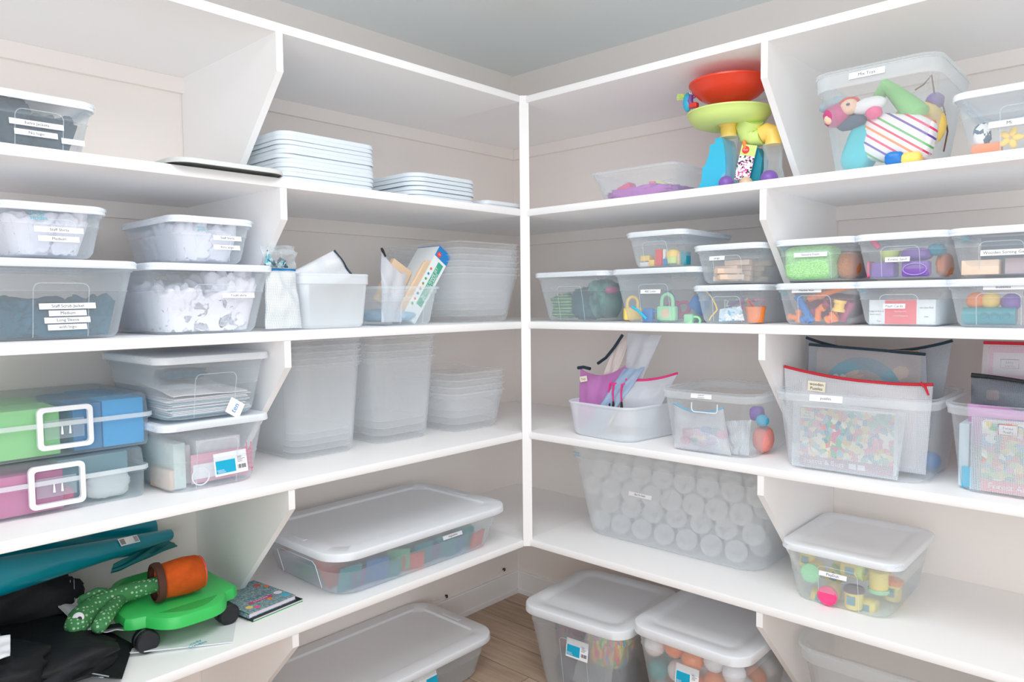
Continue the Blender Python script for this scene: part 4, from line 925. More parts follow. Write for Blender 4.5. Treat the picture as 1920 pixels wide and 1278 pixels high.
random.seed(31)
for cc in ('yellow', 'pink', 'magenta', 'green', 'white', 'red', 'lime', 'pink', 'purple'):
    x0 = random.uniform(-.06, .04); pts = [(x0+random.uniform(-.03, .03)+i*.012, random.uniform(.035, .12), .022+random.uniform(0, .055)) for i in range(6)]
    if cc == 'yellow': pts = [(-.075, .022, .100), (-.055, .022, .080), (-.04, .022, .055), (-.035, .022, .040), (-.055, .022, .020), (-.062, .022, .006)]
    P = []
    for i in range(len(pts)-1):
        for k in range(4):
            t_ = k/4; t_ = t_*t_*(3-2*t_); P.append(Vector(pts[i]).lerp(Vector(pts[i+1]), t_))
    tag(G().tube(P, .0022, 6).obj('craft_string', c(cc), None, fl(M)), cc+' cord tangled in the craft bits bin'+(' behind the others' if cc == 'purple' else ''), 'cord', cc+' craft cords')
r_ = solid(G().lathe([(.0001, 0), (.022, 0), (.029, .045), (.0275, .045), (.021, .002), (.0001, .002)], 24), 'orange_cup', c('orange'), at_M(M, .068, .055, .004), 'orange cup at the right of the craft bits bin', 'cup')
V, Fc, UV = patch4([(-.03, .022, .006), (.048, .025, .010), (.035, .03, .052), (-.03, .03, .042)], .004, seed=3, wob=.003)
tag(mk_uv('craft_packet', [M @ Vector(v) for v in V], Fc, UV, patch_mat('dotted packet print', [(206, 226, 236), (240, 240, 240), (206, 226, 236), (120, 180, 210)], 120)), 'pale blue packet of round white beads in the craft bits bin', 'packet')
random.seed(2)
for i in range(8): sphere_at(M, .0+random.uniform(-.005, .045), .019, .012+random.uniform(0, .014), .0045, c('white'), 'white_bead', 'tiny white bead by the pale blue packet', 'bead', 'white beads in the craft bits bin', 2)
M, t = mini(.632, Z2T, .04, 'jenga', -.030, .073, .048, 'small lidded bin of wooden bricks on top of the craft bits bin', .009, .012)
BRK = mat('bare wood brick', (234, 208, 188), .7, var=.08, scale=30)
random.seed(8)
for i in range(20):
    r, q = i % 5, i//5; x, y, z = (-.04+.02*(r % 2), .06+.045*r, .006+.0155*q)
    if i in (16, 17): x, y, z = -.062, .035, .010+.018*(i-16)
    if q == 3: x += .03
    box_at(M, x+.02+random.uniform(-.012, .012), y, z, .075, .025, .015, BRK, 'wooden_brick', 'bare wooden brick in the brick bin below the strip', 'brick', 'bare wooden bricks', rz=random.uniform(-.15, .15) if i not in (16, 17) else .9, b=.001)
M, t = mini(.886, H2, .03, 'Marble Run', -.018, .093, .078, 'small lidded bin of marble run pieces, second shelf right of the divider')
logo(t, -.080, .088, .006)
def pipe(M, pts, r, cc, label, nm='marble_pipe', flare=True):
    g = G(); g.tube(pts, r, 12); 
    if flare:
        for p, q in ((Vector(pts[0]), Vector(pts[1])), (Vector(pts[-1]), Vector(pts[-2]))):
            d = (q-p).normalized(); g.tube([p, p+d*.008], r*1.25, 12)
    solid(g, nm, c(cc), M, label, 'marble run piece')
pipe(M, [(-.080, .04, .022), (-.055, .035, .018), (-.045, .035, .018)], .007, 'orange', 'orange pipe lying at the lower left of the marble run bin')
pipe(M, [(-.050, .035, .006), (-.050, .035, .040)], .008, 'orange', 'upright orange pipe at the lower left of the marble run bin')
pipe(M, [(-.052, .03, .078), (-.035, .03, .045), (-.012, .03, .008)], .0095, 'blue', 'long blue pipe slanting through the marble run bin')
pipe(M, [(-.040, .028, .012), (-.015, .028, .026)], .008, 'blue', 'short blue pipe crossing the long blue pipe')
pipe(M, [(.000, .035, .012), (.004, .03, .040), (.018, .03, .048)], .0085, 'orange', 'bent orange pipe in the middle of the marble run bin')
pipe(M, [(.025, .03, .012), (.050, .03, .028)], .009, 'orange', 'orange pipe right of the bent orange pipe')
pipe(M, [(.045, .035, .008), (.040, .035, .035)], .0085, 'orange', 'orange pipe standing right in the marble run bin')
pipe(M, [(.055, .03, .036), (.060, .03, .066)], .013, 'yellow', 'fat yellow pipe at the right of the marble run bin')
pipe(M, [(.0, .045, .078), (.030, .04, .088), (.085, .04, .104)], .008, 'orange', 'long orange pipe near the top of the marble run bin')
pipe(M, [(-.03, .05, .070), (.010, .05, .082)], .008, 'orange', 'orange pipe behind the printed strip of the marble run bin')
pipe(M, [(-.02, .06, .030), (.02, .06, .060)], .010, 'magenta', 'magenta pipe behind the orange pipes')
pipe(M, [(.05, .07, .012), (.075, .07, .060)], .011, 'magenta', 'magenta pipe at the right back of the marble run bin')
soft(M, .0, .17, .012, .066, .085, .036, 91, mat('plum toy pile', (150, 60, 96), .5), 'marble_track', 'plum coloured curved track filling the back of the marble run bin', 'track', amp=.15)
M, t = mini(.880, Z2T, .04, 'Sensory Foam', -.008, .070, .088, 'small lidded bin of foam beads on the marble run bin')
logo(t, -.080, .092, .006)
FO = mat('green bead foam', (190, 244, 178), .9, .1, var=.22, scale=220, bump=1.0, bscale=330)
soft(M, -.020, .055, .004, .064, .045, .0455, 92, FO, 'foam_block', 'pale green bead foam block filling the foam bin', 'foam', amp=.05, p=7, ridge=.2)
soft(M, .064, .09, .004, .028, .04, .036, 93, mat('orange bead foam', (226, 140, 82), .9, .1, var=.2, scale=220, bump=1.0, bscale=330), 'foam_block', 'orange bead foam ball right of the green foam block', 'foam', amp=.05, p=2.4)
soft(M, .02, .23, .008, .055, .05, .040, 94, mat('dark red foam', (150, 60, 60), .9), 'foam_block', 'dark red foam behind the orange foam ball', 'foam', amp=.1)
M, t = mini(1.092, H2, .03, 'Flash Cards', -.010, .050, .050, 'small lidded bin of flash cards, second from the right on the second shelf')
logo(t, -.083, .088, .006)
fb = rootM('card_box', at_M(M, -.0, .034, .004), 'white flash card box with a coral centre panel', 'box')
G().box(-.076, .076, 0, .20, 0, .062, .001).obj('carton', CARDW, fb)
G().box(-.038, .034, -.0008, 0, .001, .061).obj('coral_panel', mat('coral print', (236, 110, 116), .5), fb, smooth=False)
for s_, x, z in (('indigo to blue in', -.058, .033), ('how much', -.060, .025), ('Can', -.052, .008), ('can you find', .056, .042), ('one', .056, .02)): lettering(s_, .0062, INK, fb, (x, -.0006, z), maxw=.034)
lettering('a matching game', .0050, LABEL, fb, (-.002, -.0014, .022), maxw=.05); lettering('learning cards', .0050, LABEL, fb, (-.002, -.0014, .033), maxw=.04)
M, t = mini(1.093, Z2T, .03, 'Kinetic Sand', -.006, .047, .056, 'small lidded bin of purple sand moulds on the flash card bin')
for x, y, z, w, d, h, cc, l_, nm in ((-.045, .05, .004, .055, .05, .038, 'purple', 'purple square mould at the left of the sand mould bin', 'sand_mould'), (.032, .03, .004, .062, .03, .038, 'purple', 'purple mould with an oval rim at the right of the sand mould bin', 'sand_mould'), (-.079, .05, .004, .006, .05, .042, 'pink', 'thin pink lid edge at the left of the sand mould bin', 'sand_tray')):
    box_at(M, x, y, z, w, d, h, c(cc), nm, l_, 'mould', b=.006)
solid(G().lathe([(.0001, 0), (.016, 0), (.026, .026), (.024, .026), (.015, .002), (.0001, .002)], 20), 'sand_cup', c('lime'), at_M(M, -.035, .055, .045), 'lime cup on top of the purple square mould', 'cup')
soft(M, .025, .06, .044, .034, .03, .016, 95, c('purple'), 'sand_mould', 'rounded purple mould on top in the sand mould bin', 'mould', amp=.03)
g = G().tube([(-.075, .045, .098), (-.058, .045, .080)], .007, 10); solid(g, 'sand_shovel', c('pink'), M, 'pink shovel handle sticking up in the sand mould bin', 'shovel')
soft(M, .068, .07, .055, .018, .03, .014, 96, c('teal'), 'sand_mould', 'teal castle mould at the right of the sand mould bin', 'mould', amp=.15)
soft(M, .075, .12, .004, .014, .05, .03, 97, c('orange'), 'sand_mould', 'orange mould at the right back of the sand mould bin', 'mould', amp=.1)
g = G().tube([(.032+.026*math.cos(a), .0128, .022+.014*math.sin(a)) for a in [k*PI/12 for k in range(24)]], .0014, 6, closed=True); solid(g, 'mould_rim', mat('lilac toy plastic', (176, 150, 220), .4), M, 'lilac oval rim on the front purple mould', 'rim')
M, t = mini(1.300, H2, .03, 'bubbles', .010, .093, .078, 'small lidded bin of balls and bubble tubs at the right frame edge', .0095)
sphere_at(M, .065, .04, .030, .0195, mat('hot pink ball', (255, 60, 160), .4), 'pink_ball', 'hot pink ball low in the bubbles bin', 'ball')
for x, z, cc, l_ in ((-.052, .062, 'orange', 'orange ball'), (-.022, .062, 'yellow', 'yellow ball'), (.018, .058, 'purple', 'purple ball'), (.062, .078, 'purple', 'upper purple ball')): sphere_at(M, x, .055, z, .021, c(cc), 'bubble_ball', l_+' in the bubbles bin', 'ball')
g = G().tube([(-.075, .045, .026), (.03, .045, .026)], .021, 20); solid(g, 'bubble_tube', mat('aqua tube plastic', (60, 150, 160), .35), M, 'teal tube lying at the bottom of the bubbles bin', 'tube')
for i in range(3): tag(G().tube([(.009*math.cos(a), 0, .009*math.sin(a)) for a in [k*PI/8 for k in range(16)]], .0014, 6, closed=True).obj('bubble_wand', c('teal'), None, inner(M, -.03+i*.022, .020, .026)), 'teal bubble ring on the teal tube', 'ring', 'teal bubble rings')
M, t = mini(1.303, Z2T, .03, 'Wooden Sorting Game', .010, .053, .100, 'small lidded bin with a wooden sorting game at the right frame edge', .0095, .0135)
logo(t, -.072, .088, .007)
box_at(M, -.042, .04, .004, .075, .05, .034, BRK, 'sorting_block', 'pale wooden block at the left in the sorting game bin', 'block')
box_at(M, .045, .05, .004, .08, .05, .036, mat('mauve wood block', (190, 172, 176), .7), 'sorting_block', 'mauve wooden block at the right in the sorting game bin', 'block')
box_at(M, .0, .20, .004, .13, .08, .095, mat('grey card box', (150, 160, 168), .7), 'sorting_box', 'grey box standing behind the wooden sorting blocks', 'box')

# ================================================================== RIGHT WALL, third shelf
NAVZ = mat('navy zip tape', (24, 50, 66), .5); REDZ = mat('red zip tape', (206, 30, 52), .45); PNKZ = mat('hot pink zip tape', (232, 40, 130), .45)
M = F('R', .125, .425, .036, H3, math.radians(-7))
t = tub(M, .298, .33, .118, .014, 'milky white open bin of zippered pouches nearest the corner post', lid=False, mat_=MILK, arch=False, line=0, band=0, r=.05, rim=.001)
W3 = Matrix.Identity(4)
PKM = mesh_mat('pink mesh', (206, 130, 200), .62, .0026, .55)
p_ = pouch(W3, [(.150, .11, .925), (.235, .10, .925), (.335, .16, 1.165), (.120, .16, 1.130)], 'pink mesh pouch with navy zipper leaning left in the milky white bin', PKM, None, seed=21, bulge=.014, sag=.035)
G().tube([(.0-.04, .05, .206), (-.015, .05, .210), (.015, .05, .206)], .006, 8).obj('zipper', NAVZ, p_)
G().tube([(.045, .055, .226), (.08, .055, .248), (.115, .055, .285), (.150, .055, .330)], .0055, 8).obj('zipper', NAVZ, p_)
st = G().box(-.016, .016, -.0004, .0004, -.010, .010).obj('handwritten_tag', mat('cream tag', (240, 232, 210), .7), p_, (.0, .030, .170), (0, -.2, 0), smooth=False)
lettering('Toys', .010, INK, st, (0, -.001, 0))
pouch(W3, [(.18, .17, 1.02), (.24, .17, 1.03), (.325, .18, 1.250), (.255, .18, 1.22)], 'beige frosted pouch standing behind the pink mesh pouch', mat('beige frosted film', (226, 214, 210), .5), None, seed=22, bulge=.006)
PRT = patch_mat('printed card strip', [(96, 140, 200), (236, 236, 240), (236, 226, 200), (220, 120, 130), (130, 190, 150)], 60, stretch=(1, 1, .3))
pouch(W3, [(.195, .075, .925), (.265, .085, .925), (.400, .15, 1.150), (.318, .145, 1.140)], 'mesh pouch of printed cards slanting across the milky white bin', mesh_mat('printed mesh', (170, 196, 226), .55, .0026, .6), None, seed=23, bulge=.010)
pouch(W3, [(.235, .10, .95), (.29, .10, .95), (.385, .16, 1.150), (.335, .16, 1.135)], 'cream card bundle slanting behind the printed card pouch', mat('cream card', (236, 216, 192), .6), None, seed=24, bulge=.006)
pouch(W3, [(.318, .15, 1.085), (.385, .16, 1.11), (.445, .18, 1.256), (.318, .17, 1.262)], 'tall frosted pouch tip reaching up to the second shelf', FROST, None, seed=25, bulge=.010)
p_ = pouch(W3, [(.29, .12, .945), (.41, .16, .945), (.495, .20, 1.132), (.335, .13, 1.105)], 'frosted pouch with hot pink zipper and tassels in the milky white bin', FROST, PNKZ, seed=26, bulge=.012, sag=.01)
for i, (x, y) in enumerate(((-.005, -.01), (.014, -.016), (.045, -.012))):
    tz = G().tube([(x+.012, y, .150), (x+.004, y-.004, .146), (x, y-.004, .120), (x+.001, y-.003, .085)], [.003, .004, .003, .0025], 7).obj('tassel', PNKZ, p_)
    G().tube([(x+.001, y-.003, .088), (x+.001, y-.003, .072), (x+.001, y-.003, .060)], [.003, .0052, .004], 8).obj('cord_end', BLACK, tz)
M = F('R', .518, .832, .036, H3)
def wide_bin(M, w, label, d=.34, h=.200, **k):
    t = tub(M, w, d, h, .022, label, lid=False, mat_=SHEER, arch=False, line=0, band=.026, r=.055, rim=.007, rimh=.010, **k); rim_band(t, w, d, h, .055, .028, HAZE); return t
t = wide_bin(M, .312, 'clear open handled bin of mesh pouches and toys, third shelf centre', h=.192)
strip(t, '', -.005, .178, .068, .014, front=-.0062)
lettering('small bits', .0052, INK, [o for o in t.children if o.name.startswith('label_strip')][0], (0, -.0008, .0028)); lettering('and pieces', .0052, INK, [o for o in t.children if o.name.startswith('label_strip')][0], (0, -.0008, -.0036))
g = G(); hw, z0_, z1_, rc = .042, .128, .156, .010
pts = [(-hw, 0, z1_), (-hw, 0, z0_+rc)]+[(-hw+rc-rc*math.cos(a), 0, z0_+rc-rc*math.sin(a)) for a in [k*PI/8 for k in (1, 2, 3, 4)]]+[(hw-rc+rc*math.sin(a), 0, z0_+rc-rc*math.cos(a)) for a in [k*PI/8 for k in (1, 2, 3, 4)]]+[(hw, 0, z1_)]
g.tube([(x, .004, z) for x, _, z in pts], .0018, 6); g.obj('handle_outline', LID, t)
BITS = [('pink', -.09, .012), ('teal', -.06, .010), ('magenta', -.045, .045), ('yellow', -.035, .03), ('blue', -.02, .05), ('pink', -.03, .006), ('purple', .0, .02), ('teal', .01, .05), ('pink', .035, .045), ('yellow', .045, .008), ('magenta', -.08, .04), ('blue', -.005, .006)]
for i, (cc, x, z) in enumerate(BITS):
    soft(M, x, .055+.012*(i % 2), z, .017, .014, .013, 200+i, c(cc), 'small_toy', cc+' small toy piece seen through the blue zippered pouch'+(', upper one' if z > .03 else ', lower one'), 'toy', 'toy pieces in the blue zippered pouch', amp=.25, sub=3)
pouch(M, [(-.115, .030, .004), (.075, .030, .004), (.040, .045, .142), (-.125, .045, .142)], 'white mesh pouch with pale blue zipper full of small toys', mesh_mat('fine white mesh', (228, 232, 238), .25, .0026, .66), mat('pale blue zip tape', (110, 180, 214), .4), seed=27, bulge=.026, sag=.022)
pouch(M, [(.065, .045, .006), (.118, .05, .006), (.125, .06, .112), (.035, .055, .10)], 'crumpled clear mesh pouch right of the pale blue zippered one', mesh_mat('crumpled mesh', (220, 226, 232), .30, .0026, .7), None, seed=28, bulge=.015, wob=.008)
soft(M, .125, .14, .004, .028, .04, .040, 210, mat('coral plush', (240, 150, 140), .7), 'coral_toy', 'coral plush ball at the right of the handled bin', 'toy', amp=.06, p=2.2)
soft(M, .130, .12, .085, .018, .02, .018, 211, c('sky'), 'blue_toy', 'blue round toy above the coral plush ball', 'toy', amp=.05, p=2.2)
soft(M, .10, .15, .095, .02, .02, .022, 212, c('purple'), 'purple_toy', 'pale purple toy behind the blue round toy', 'toy', amp=.1)
# puzzle bins
def puzzle_box(M, x0, x1, y, z0, z1, title, band_col, pic, label, tw_):
    r_ = rootM('puzzle_box', at_M(M, (x0+x1)/2, y, z0), label, 'box'); w = (x1-x0)/2; h = z1-z0
    G().box(-w, w, 0, .035, 0, h, .001).obj('carton', CARDW, r_)
    G().box(-w, w, -.0008, 0, h*.17, h).obj('picture_panel', pic, r_, smooth=False)
    b = G().box(-w, w, -.0012, 0, 0, h*.17).obj('title_band', band_col, r_, smooth=False)
    lettering(title, h*.115, LABEL, b, (-w+tw_/2+.008, -.0018, h*.085), maxw=tw_); return r_, b
PIC1 = patch_mat('insect picture', [(90, 160, 190), (240, 232, 170), (236, 120, 110), (120, 190, 150), (248, 240, 220), (230, 110, 150), (70, 130, 180), (240, 200, 90), (150, 200, 210)], 78)
PIC2 = patch_mat('forest picture', [(120, 180, 120), (240, 210, 110), (120, 180, 216), (230, 120, 110), (190, 210, 130), (240, 240, 230), (90, 150, 150), (226, 140, 180)], 78)
M = F('R', .887, 1.285, .030, H3)
t = wide_bin(M, .398, 'clear open bin of wooden puzzles marked puzzles, third shelf right of the divider', h=.216)
strip(t, 'puzzles', -.052, .202, .085, .018, .0095, front=-.0062)
r_, b = puzzle_box(M, -.132, .105, .030, .010, .170, 'Insects & Bugs', mat('plum print band', (170, 70, 100), .5), PIC1, 'insects and bugs puzzle box at the front of the puzzles bin', .112)
for x in (.020, .042): G().box(-.009, .009, -.0022, -.0013, .006, .020, .0).obj('rating_badge', LABEL, b, (x-.0, 0, 0), smooth=False)
tg = G().box(-.018, .018, -.0015, -.0009, .130, .150).obj('handwritten_tag', mat('cream tag', (240, 232, 210), .7), r_, (-.098, -.001, 0), smooth=False)
lettering('Bug', .008, INK, tg, (0, -.0022, .145)); lettering('Puzzle', .008, INK, tg, (0, -.0022, .136))
pouch(M, [(-.150, .018, .006), (.118, .018, .006), (.135, .024, .178), (-.150, .024, .190)], 'clear mesh pouch around the insects and bugs puzzle box', mesh_mat('sheer mesh', (226, 234, 240), .05, .0034, .78), None, seed=31, bulge=.004)
r_ = rootM('wooden_puzzle', at_M(M, 0, .11, .02), 'plain wooden puzzle boards in the red zippered pouch', 'puzzle')
G().box(-.160, .135, 0, .010, 0, .212, .004).obj('board', mat('pale beige board', (228, 212, 200), .7), r_)
pouch(M, [(-.185, .088, .015), (.165, .088, .015), (.176, .095, .246), (-.205, .095, .272)], 'mesh pouch with red zipper holding wooden puzzles', mesh_mat('soft mesh', (232, 234, 240), .18, .0034, .74), REDZ, seed=32, bulge=.008, sag=.014)
wt = rootM('handwritten_tag', at_M(M, -.108, .082, .222, 0, 0, .05), 'handwritten wooden puzzles tag on the red zippered pouch', 'tag')
G().box(-.024, .024, -.0004, .0004, -.014, .014).obj('tag_card', mat('cream tag', (240, 232, 210), .7), wt, smooth=False)
lettering('wooden', .0115, BLACK, wt, (0, -.001, .006)); lettering('Puzzles', .0115, BLACK, wt, (0, -.001, -.006))
G().tube([(.150, .085, .247), (.165, .080, .236), (.172, .078, .215)], [.004, .0035, .0025], 7)
solid(G().tube([(0, 0, 0), (.012, -.004, -.010), (.020, -.006, -.030)], [.004, .0035, .0025], 7), 'zip_pull', REDZ, at_M(M, .150, .085, .250), 'red pull at the right end of the red zipper', 'zip pull')
r_ = rootM('wooden_puzzle', at_M(M, -.005, .165, .10), 'round teal and wood puzzle in the navy zippered pouch', 'puzzle')
G().box(-.135, .135, 0, .010, 0, .225, .012).obj('board', c('wood'), r_)
def arc_ring(r0, r1, a0, a1, cx, cz, y, n=24):
    V = []; Fc = []
    for k in range(n+1):
        a = a0+(a1-a0)*k/n
        for r in (r0, r1): V.append((cx+r*math.cos(a), y, cz+r*math.sin(a)))
    for k in range(n): Fc.append((2*k, 2*k+1, 2*k+3, 2*k+2))
    g = G(); g.add(V, Fc); g.add([(x, y2+.002, z) for x, y2, z in V], Fc); return g
arc_ring(.07, .105, .0, PI, -.01, .098, -.0012).obj('teal_arc', mat('teal painted wood', (70, 176, 196), .5), r_, smooth=False)
arc_ring(.0, .055, 0, 2*PI, -.005, .10, -.002).obj('peach_disc', mat('peach painted wood', (240, 190, 160), .6), r_, smooth=False)
for x in (-.078, -.060): arc_ring(.0, .008, 0, 2*PI, x, .145, -.003, 12).obj('pale_dot', c('white'), r_, smooth=False)
pouch(M, [(-.165, .150, .10), (.155, .150, .10), (.145, .152, .318), (-.155, .152, .334)], 'grey mesh pouch with navy zipper rising behind the red zippered pouch', mesh_mat('grey sheer mesh', (176, 182, 192), .10, .0034, .74), NAVZ, seed=33, bulge=.012)
pouch(M, [(-.178, .205, .09), (.160, .205, .09), (.196, .20, .353), (-.182, .20, .351)], 'rearmost grey mesh pouch with navy zipper touching the second shelf', MG, NAVZ, seed=34, bulge=.010, sag=.034)
sphere_at(M, .150, .20, .030, .026, c('blue'), 'blue_ball', 'blue ball at the right back of the puzzles bin', 'ball')
M = F('R', 1.304, 1.708, .040, H3)
t = wide_bin(M, .398, 'clear open bin of forest puzzles at the right frame edge', h=.214)
r_, b = puzzle_box(M, -.128, .14, .034, .006, .172, 'Forest Animals', mat('coral print band', (236, 90, 90), .5), PIC2, 'forest animals puzzle box at the front of the rightmost bin', .13)
tg = G().box(-.018, .018, -.0015, -.0009, -.011, .011).obj('handwritten_tag', LABEL, r_, (-.082, -.001, .150), smooth=False)
lettering('Forest', .008, INK, tg, (0, -.0022, .004)); lettering('Puzzle', .008, INK, tg, (0, -.0022, -.005))
g = G().tube([(-.019, -.0018, -.012), (.019, -.0018, -.012), (.019, -.0018, .012), (-.019, -.0018, .012)], .0009, 4, closed=True).obj('red_border', c('red'), tg)
pouch(M, [(-.150, .026, .006), (.160, .026, .006), (.165, .030, .178), (-.150, .030, .182)], 'clear mesh pouch around the forest animals puzzle box', MATS['sheer mesh'], None, seed=45, bulge=.003)
folder(M, -.178, -.156, .006, .160, .05, .20, mat('pale grey blue card', (200, 216, 226), .6), 'card_sleeve', 'pale card sleeve at the left of the forest puzzle box')
box_at(M, -.158, .045, .006, .022, .004, .05, c('sky'), 'blue_card', 'small blue card at the lower left of the rightmost bin', 'card')
pouch(M, [(-.16, .09, .10), (.16, .09, .10), (.17, .095, .196), (-.17, .095, .204)], 'pink zippered pouch just above the forest puzzle box', PKM, None, seed=41, bulge=.01)
pouch(M, [(-.165, .115, .13), (.17, .115, .12), (.178, .12, .205), (-.168, .12, .272)], 'dark grey mesh pouch with black zipper arching over the rightmost bin', mesh_mat('dark grey mesh', (120, 128, 138), .45, .0034, .6), mat('black zip tape', (24, 26, 30), .5), seed=42, bulge=.028, sag=-.012, zr=.006)
soft(M, -.12, .11, .215, .013, .004, .012, 44, mat('peach print', (244, 196, 180), .6), 'panda_tag', 'small peach tag with black dots on the dark grey mesh pouch', 'tag', amp=.0, p=6, flat=False)
r_ = rootM('sewing_kit', at_M(M, .02, .20, .12), 'pink and blue sewing card packet standing at the back of the rightmost bin', 'packet')
G().box(-.165, .17, 0, .012, 0, .222, .002).obj('packet_card', mat('pink card print', (236, 166, 200), .5), r_)
G().box(-.155, .16, -.0008, 0, .150, .205).obj('white_window', LABEL, r_, smooth=False); G().box(-.12, .10, -.001, 0, .02, .130).obj('blue_window', c('sky'), r_, smooth=False)
G().box(-.085, -.005, -.0016, -.0008, .155, .202).obj('checked_patch', patch_mat('red check', [(190, 60, 90), (230, 170, 190), (190, 60, 90), (210, 110, 140)], 240), r_, smooth=False)
g = G(); random.seed(6)
for i in range(14): g.box(.035+i*.005, .037+i*.005+random.choice((0, .001)), -.0016, -.0008, .165, .198)
g.obj('barcode', INK, r_, smooth=False)
tg = G().box(-.019, .019, -.0018, -.0010, -.011, .011).obj('handwritten_tag', LABEL, r_, (-.120, 0, .178), smooth=False)
lettering('Lace', .009, INK, tg, (0, -.0024, .004)); lettering('Cards', .009, INK, tg, (0, -.0024, -.005))
G().tube([(-.019, -.002, -.011), (.019, -.002, -.011), (.019, -.002, .011), (-.019, -.002, .011)], .0009, 4, closed=True).obj('green_border', mat('dark green ink', (30, 110, 80), .5), tg)
pouch(M, [(-.165, .185, .12), (.175, .185, .12), (.18, .188, .350), (-.155, .188, .350)], 'white mesh pouch with red zipper around the pink sewing card packet', mesh_mat('white sheer mesh', (230, 226, 232), .10, .0030, .8), REDZ, seed=43, bulge=.006)

# ================================================================== RIGHT WALL, fourth shelf
M = F('R', .048, .838, .145, H4)
t = tub(M, .778, .395, .343, .056, 'huge hazy tub of clear play balls on the fourth shelf beside the corner post', lid=False, mat_=PITP, arch=False, line=.83, band=.03, r=.07, rim=.006, rimh=.010)
strip(t, 'Ball Pit Balls', -.075, .187, .092, .014, .009, tilt=.02); logo(t, -.335, .300, .011)
BALLM = plastic('clear play ball', (252, 253, 254), .20, .85, rough=.15, trans=.25)
random.seed(77); cnt = 0
for lay in range(3):
    for row in range(4):
        zz = .006+.0375+row*.066+ (lay % 2)*.01
        half = .389-.056*(1-(zz-.0375)/.343)-.046
        n = int(2*half/.0765)+ (0 if (row+lay) % 2 else 0); 
        for i in range(n):
            f_ = (i+.5*((row+lay) % 2))/(n-.5) if n > 1 else .5
            x = -half+2*half*min(1, f_)+random.uniform(-.002, .002)
            yy = .056*(1-zz/.343)+.042+lay*.083+random.uniform(0, .004)+(.018 if row % 2 else 0)
            sphere_at(M, x, yy, zz+.002, .036, BALLM, 'play_ball', 'clear plastic play ball in the huge tub, '+['bottom', 'second lowest', 'third', 'top'][row]+' layer, '+['front', 'middle', 'back'][lay]+' row', 'ball', 'clear play balls in the huge tub'); cnt += 1
M = F('R', .889, 1.203, .085, H4)
t = tub(M, .306, .385, .162, .028, 'lidded clear bin of modelling dough pots on the right fourth shelf', over=.008, t=.016, rec=.045, lr=.05, r=.045, line=.50)
strip(t, 'PlayDoh', -.012, .096, .074, .013, .010)
def dough(x, y, z, lidc, label, rx=0, rz=0, ry=0, body='cream2', s=1.0):
    r_ = rootM('dough_pot', at_M(M, x, y, z, rz, rx, ry), label, 'pot')
    G().lathe([(.0001, 0), (.022*s, 0), (.0235*s, .003), (.0245*s, .048*s), (.0001, .048*s)], 24).obj('pot_body', mat('yellow dough can', (238, 220, 130), .5), r_)
    G().lathe([(.0262*s, .046*s), (.0268*s, .048*s), (.0268*s, .056*s), (.024*s, .058*s), (.0225*s, .0565*s), (.0001, .0565*s)], 28, None, False, True).obj('pot_lid', c(lidc) if lidc in COLS else lidc, r_)
    G().box(-.011*s, .011*s, -.0246*s, -.0236*s, .014*s, .038*s).obj('printed_panel', mat('can print', (120, 160, 170), .6), r_, smooth=False)
MINT = mat('mint toy plastic', (160, 226, 176), .4)
dough(-.078, .080, .082, MINT, 'modelling dough pot with mint lid facing out at the upper left', rx=PI/2)
dough(-.030, .078, .030, mat('hot pink lid', (244, 72, 134), .4), 'modelling dough pot with hot pink lid facing out at the bottom', rx=PI/2)
dough(.030, .055, .004, mat('brown violet lid', (104, 78, 96), .45), 'upright modelling dough pot with dark lid at the front')
dough(-.010, .085, .100, 'lime', 'lime lidded dough pot lying behind the printed strip', ry=PI/2)
dough(-.085, .070, .006, 'orange', 'orange lidded dough pot lying at the lower left', ry=PI/2*1.05)
dough(-.105, .070, .085, 'yellow', 'yellow lidded dough pot standing at the upper left corner', ry=.1, s=.9)
dough(.086, .080, .112, MINT, 'upside down dough pot with mint lid at the right', rx=PI, rz=.3)
dough(.082, .085, .006, 'orange', 'orange lidded dough pot lying at the lower right', ry=-PI/2, s=1.0)
dough(.030, .12, .075, 'red', 'red lidded dough pot in the middle of the dough bin', ry=.4)
dough(.080, .14, .095, 'sky', 'sky blue lidded dough pot near the top right', ry=-.5, s=.9)
dough(-.035, .15, .085, 'magenta', 'magenta lidded dough pot near the top behind the strip', ry=.2)
dough(-.07, .17, .02, 'green', 'green lidded dough pot at the back left', ry=.6); dough(.05, .20, .02, 'yellow', 'yellow lidded dough pot at the back right', ry=.2)
dough(.096, .17, .01, 'orange', 'orange lidded dough pot against the right side', ry=.05)

# ================================================================== RIGHT WALL, floor
M = Matrix.Translation((.222, -.040, .0006)) @ Matrix.Rotation(math.radians(4), 4, 'Z')
t = tub(M, .405, .42, .300, .045, 'large lidded bin of coloured straws on the floor nearest the corner', over=.012, t=.026, rec=.05, lr=.07, r=.055, line=.80)
store_card(t, .020, .190, .088, .062)
STW = patch_mat('coloured straws', [(246, 110, 150), (252, 216, 110), (120, 210, 140), (120, 170, 235), (252, 160, 100), (226, 236, 150)], 90, stretch=(1, 1, .25))
soft(M, .075, .14, .10, .075, .07, .085, 301, STW, 'straw_bundle', 'bundle of coloured straws behind clear film in the large floor bin', 'straws', amp=.12)
soft(M, -.08, .15, .12, .06, .07, .075, 302, patch_mat('dim straws', [(120, 60, 90), (90, 110, 120), (150, 90, 110), (70, 120, 110)], 70, stretch=(1, 1, .3)), 'straw_bundle', 'dark pink and green straw bundle at the left of the large floor bin', 'straws', amp=.12)
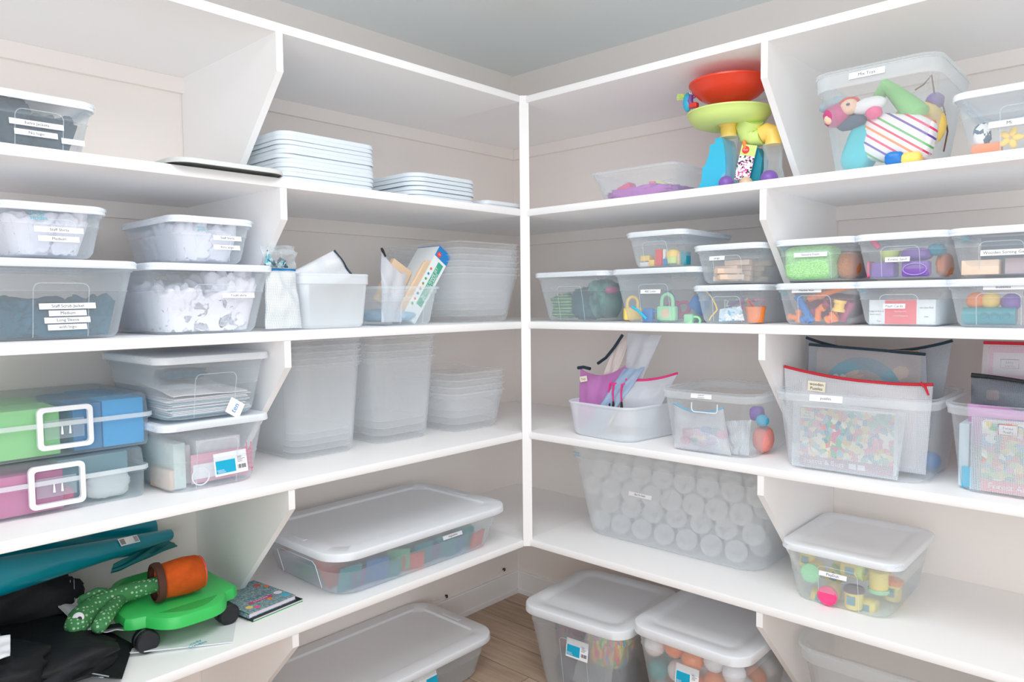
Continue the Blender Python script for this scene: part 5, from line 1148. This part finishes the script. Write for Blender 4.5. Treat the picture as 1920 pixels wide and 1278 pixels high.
soft(M, .0, .18, .004, .14, .12, .07, 303, mat('slate filler', (120, 122, 140), .8, var=.3, scale=20), 'craft_filler', 'slate coloured craft filler at the bottom of the large floor bin', 'filler')
pouch(M, [(-.03, .055, .05), (.13, .05, .05), (.145, .06, .26), (.03, .06, .24)], 'crinkled clear film over the coloured straw bundle', FILM, None, seed=51, bulge=.012, wob=.008)
M = F('R', .442, .832, -.012, .0)
t = tub(M, .376, .42, .342, .045, 'large lidded bin of orange, white and teal balls on the floor', over=.012, t=.026, rec=.05, lr=.07, r=.055, line=.80, arch=False)
store_card(t, .005, .225, .078, .066)
BC = [mat('orange play ball', (246, 138, 66), .3), mat('white play ball', (240, 238, 242), .3), mat('teal play ball', (40, 150, 156), .3)]
LB = ['orange', 'white', 'teal']
pat = [[1, 2, 1, 1, 1], [1, 1, 1, 1, 1], [2, 0, 0, 1, 1], [1, 0, 1, 0, 2], [1, 0, 1, 1, 1]]
random.seed(5)
for lay in range(4):
    for row in range(4):
        for i in range(5):
            zz = .040+row*.071; half = .188-.045*(1-zz/.342)-.040
            x = -half+2*half*(i/4 if row % 2 else (i+.0)/4)
            if row % 2 and i == 4 and lay: continue
            k = pat[(row+1+lay*2) % 5][(i+lay) % 5]
            if not lay:
                k = [[1, 1, 1, 1, 1], [1, 1, 1, 2, 1], [2, 1, 0, 0, 2], [1, 0, 0, 1, 1]][row][i]
            y = .045*(1-zz/.342)+.042+lay*.08+random.uniform(0, .006)+(.014 if i % 2 else 0)
            sphere_at(M, x, y, zz+random.uniform(0, .012)+(.012 if i % 2 else 0), .0345, BC[k], 'play_ball', LB[k]+' play ball in the large floor bin, '+['bottom', 'second lowest', 'third', 'top'][row]+' layer, '+['front', 'second', 'third', 'back'][lay]+' row', 'ball', LB[k]+' play balls in the floor bin')
M = F('R', .907, 1.450, .150, .0)
t = tub(M, .53, .385, .365, .05, 'empty open hazy tub on the floor under the right fourth shelf', lid=False, mat_=CLEAR, arch=False, line=0, band=.045, r=.07, rim=.010, rimh=.012)
rim_band(t, .53, .385, .365, .07, .047, HAZE)
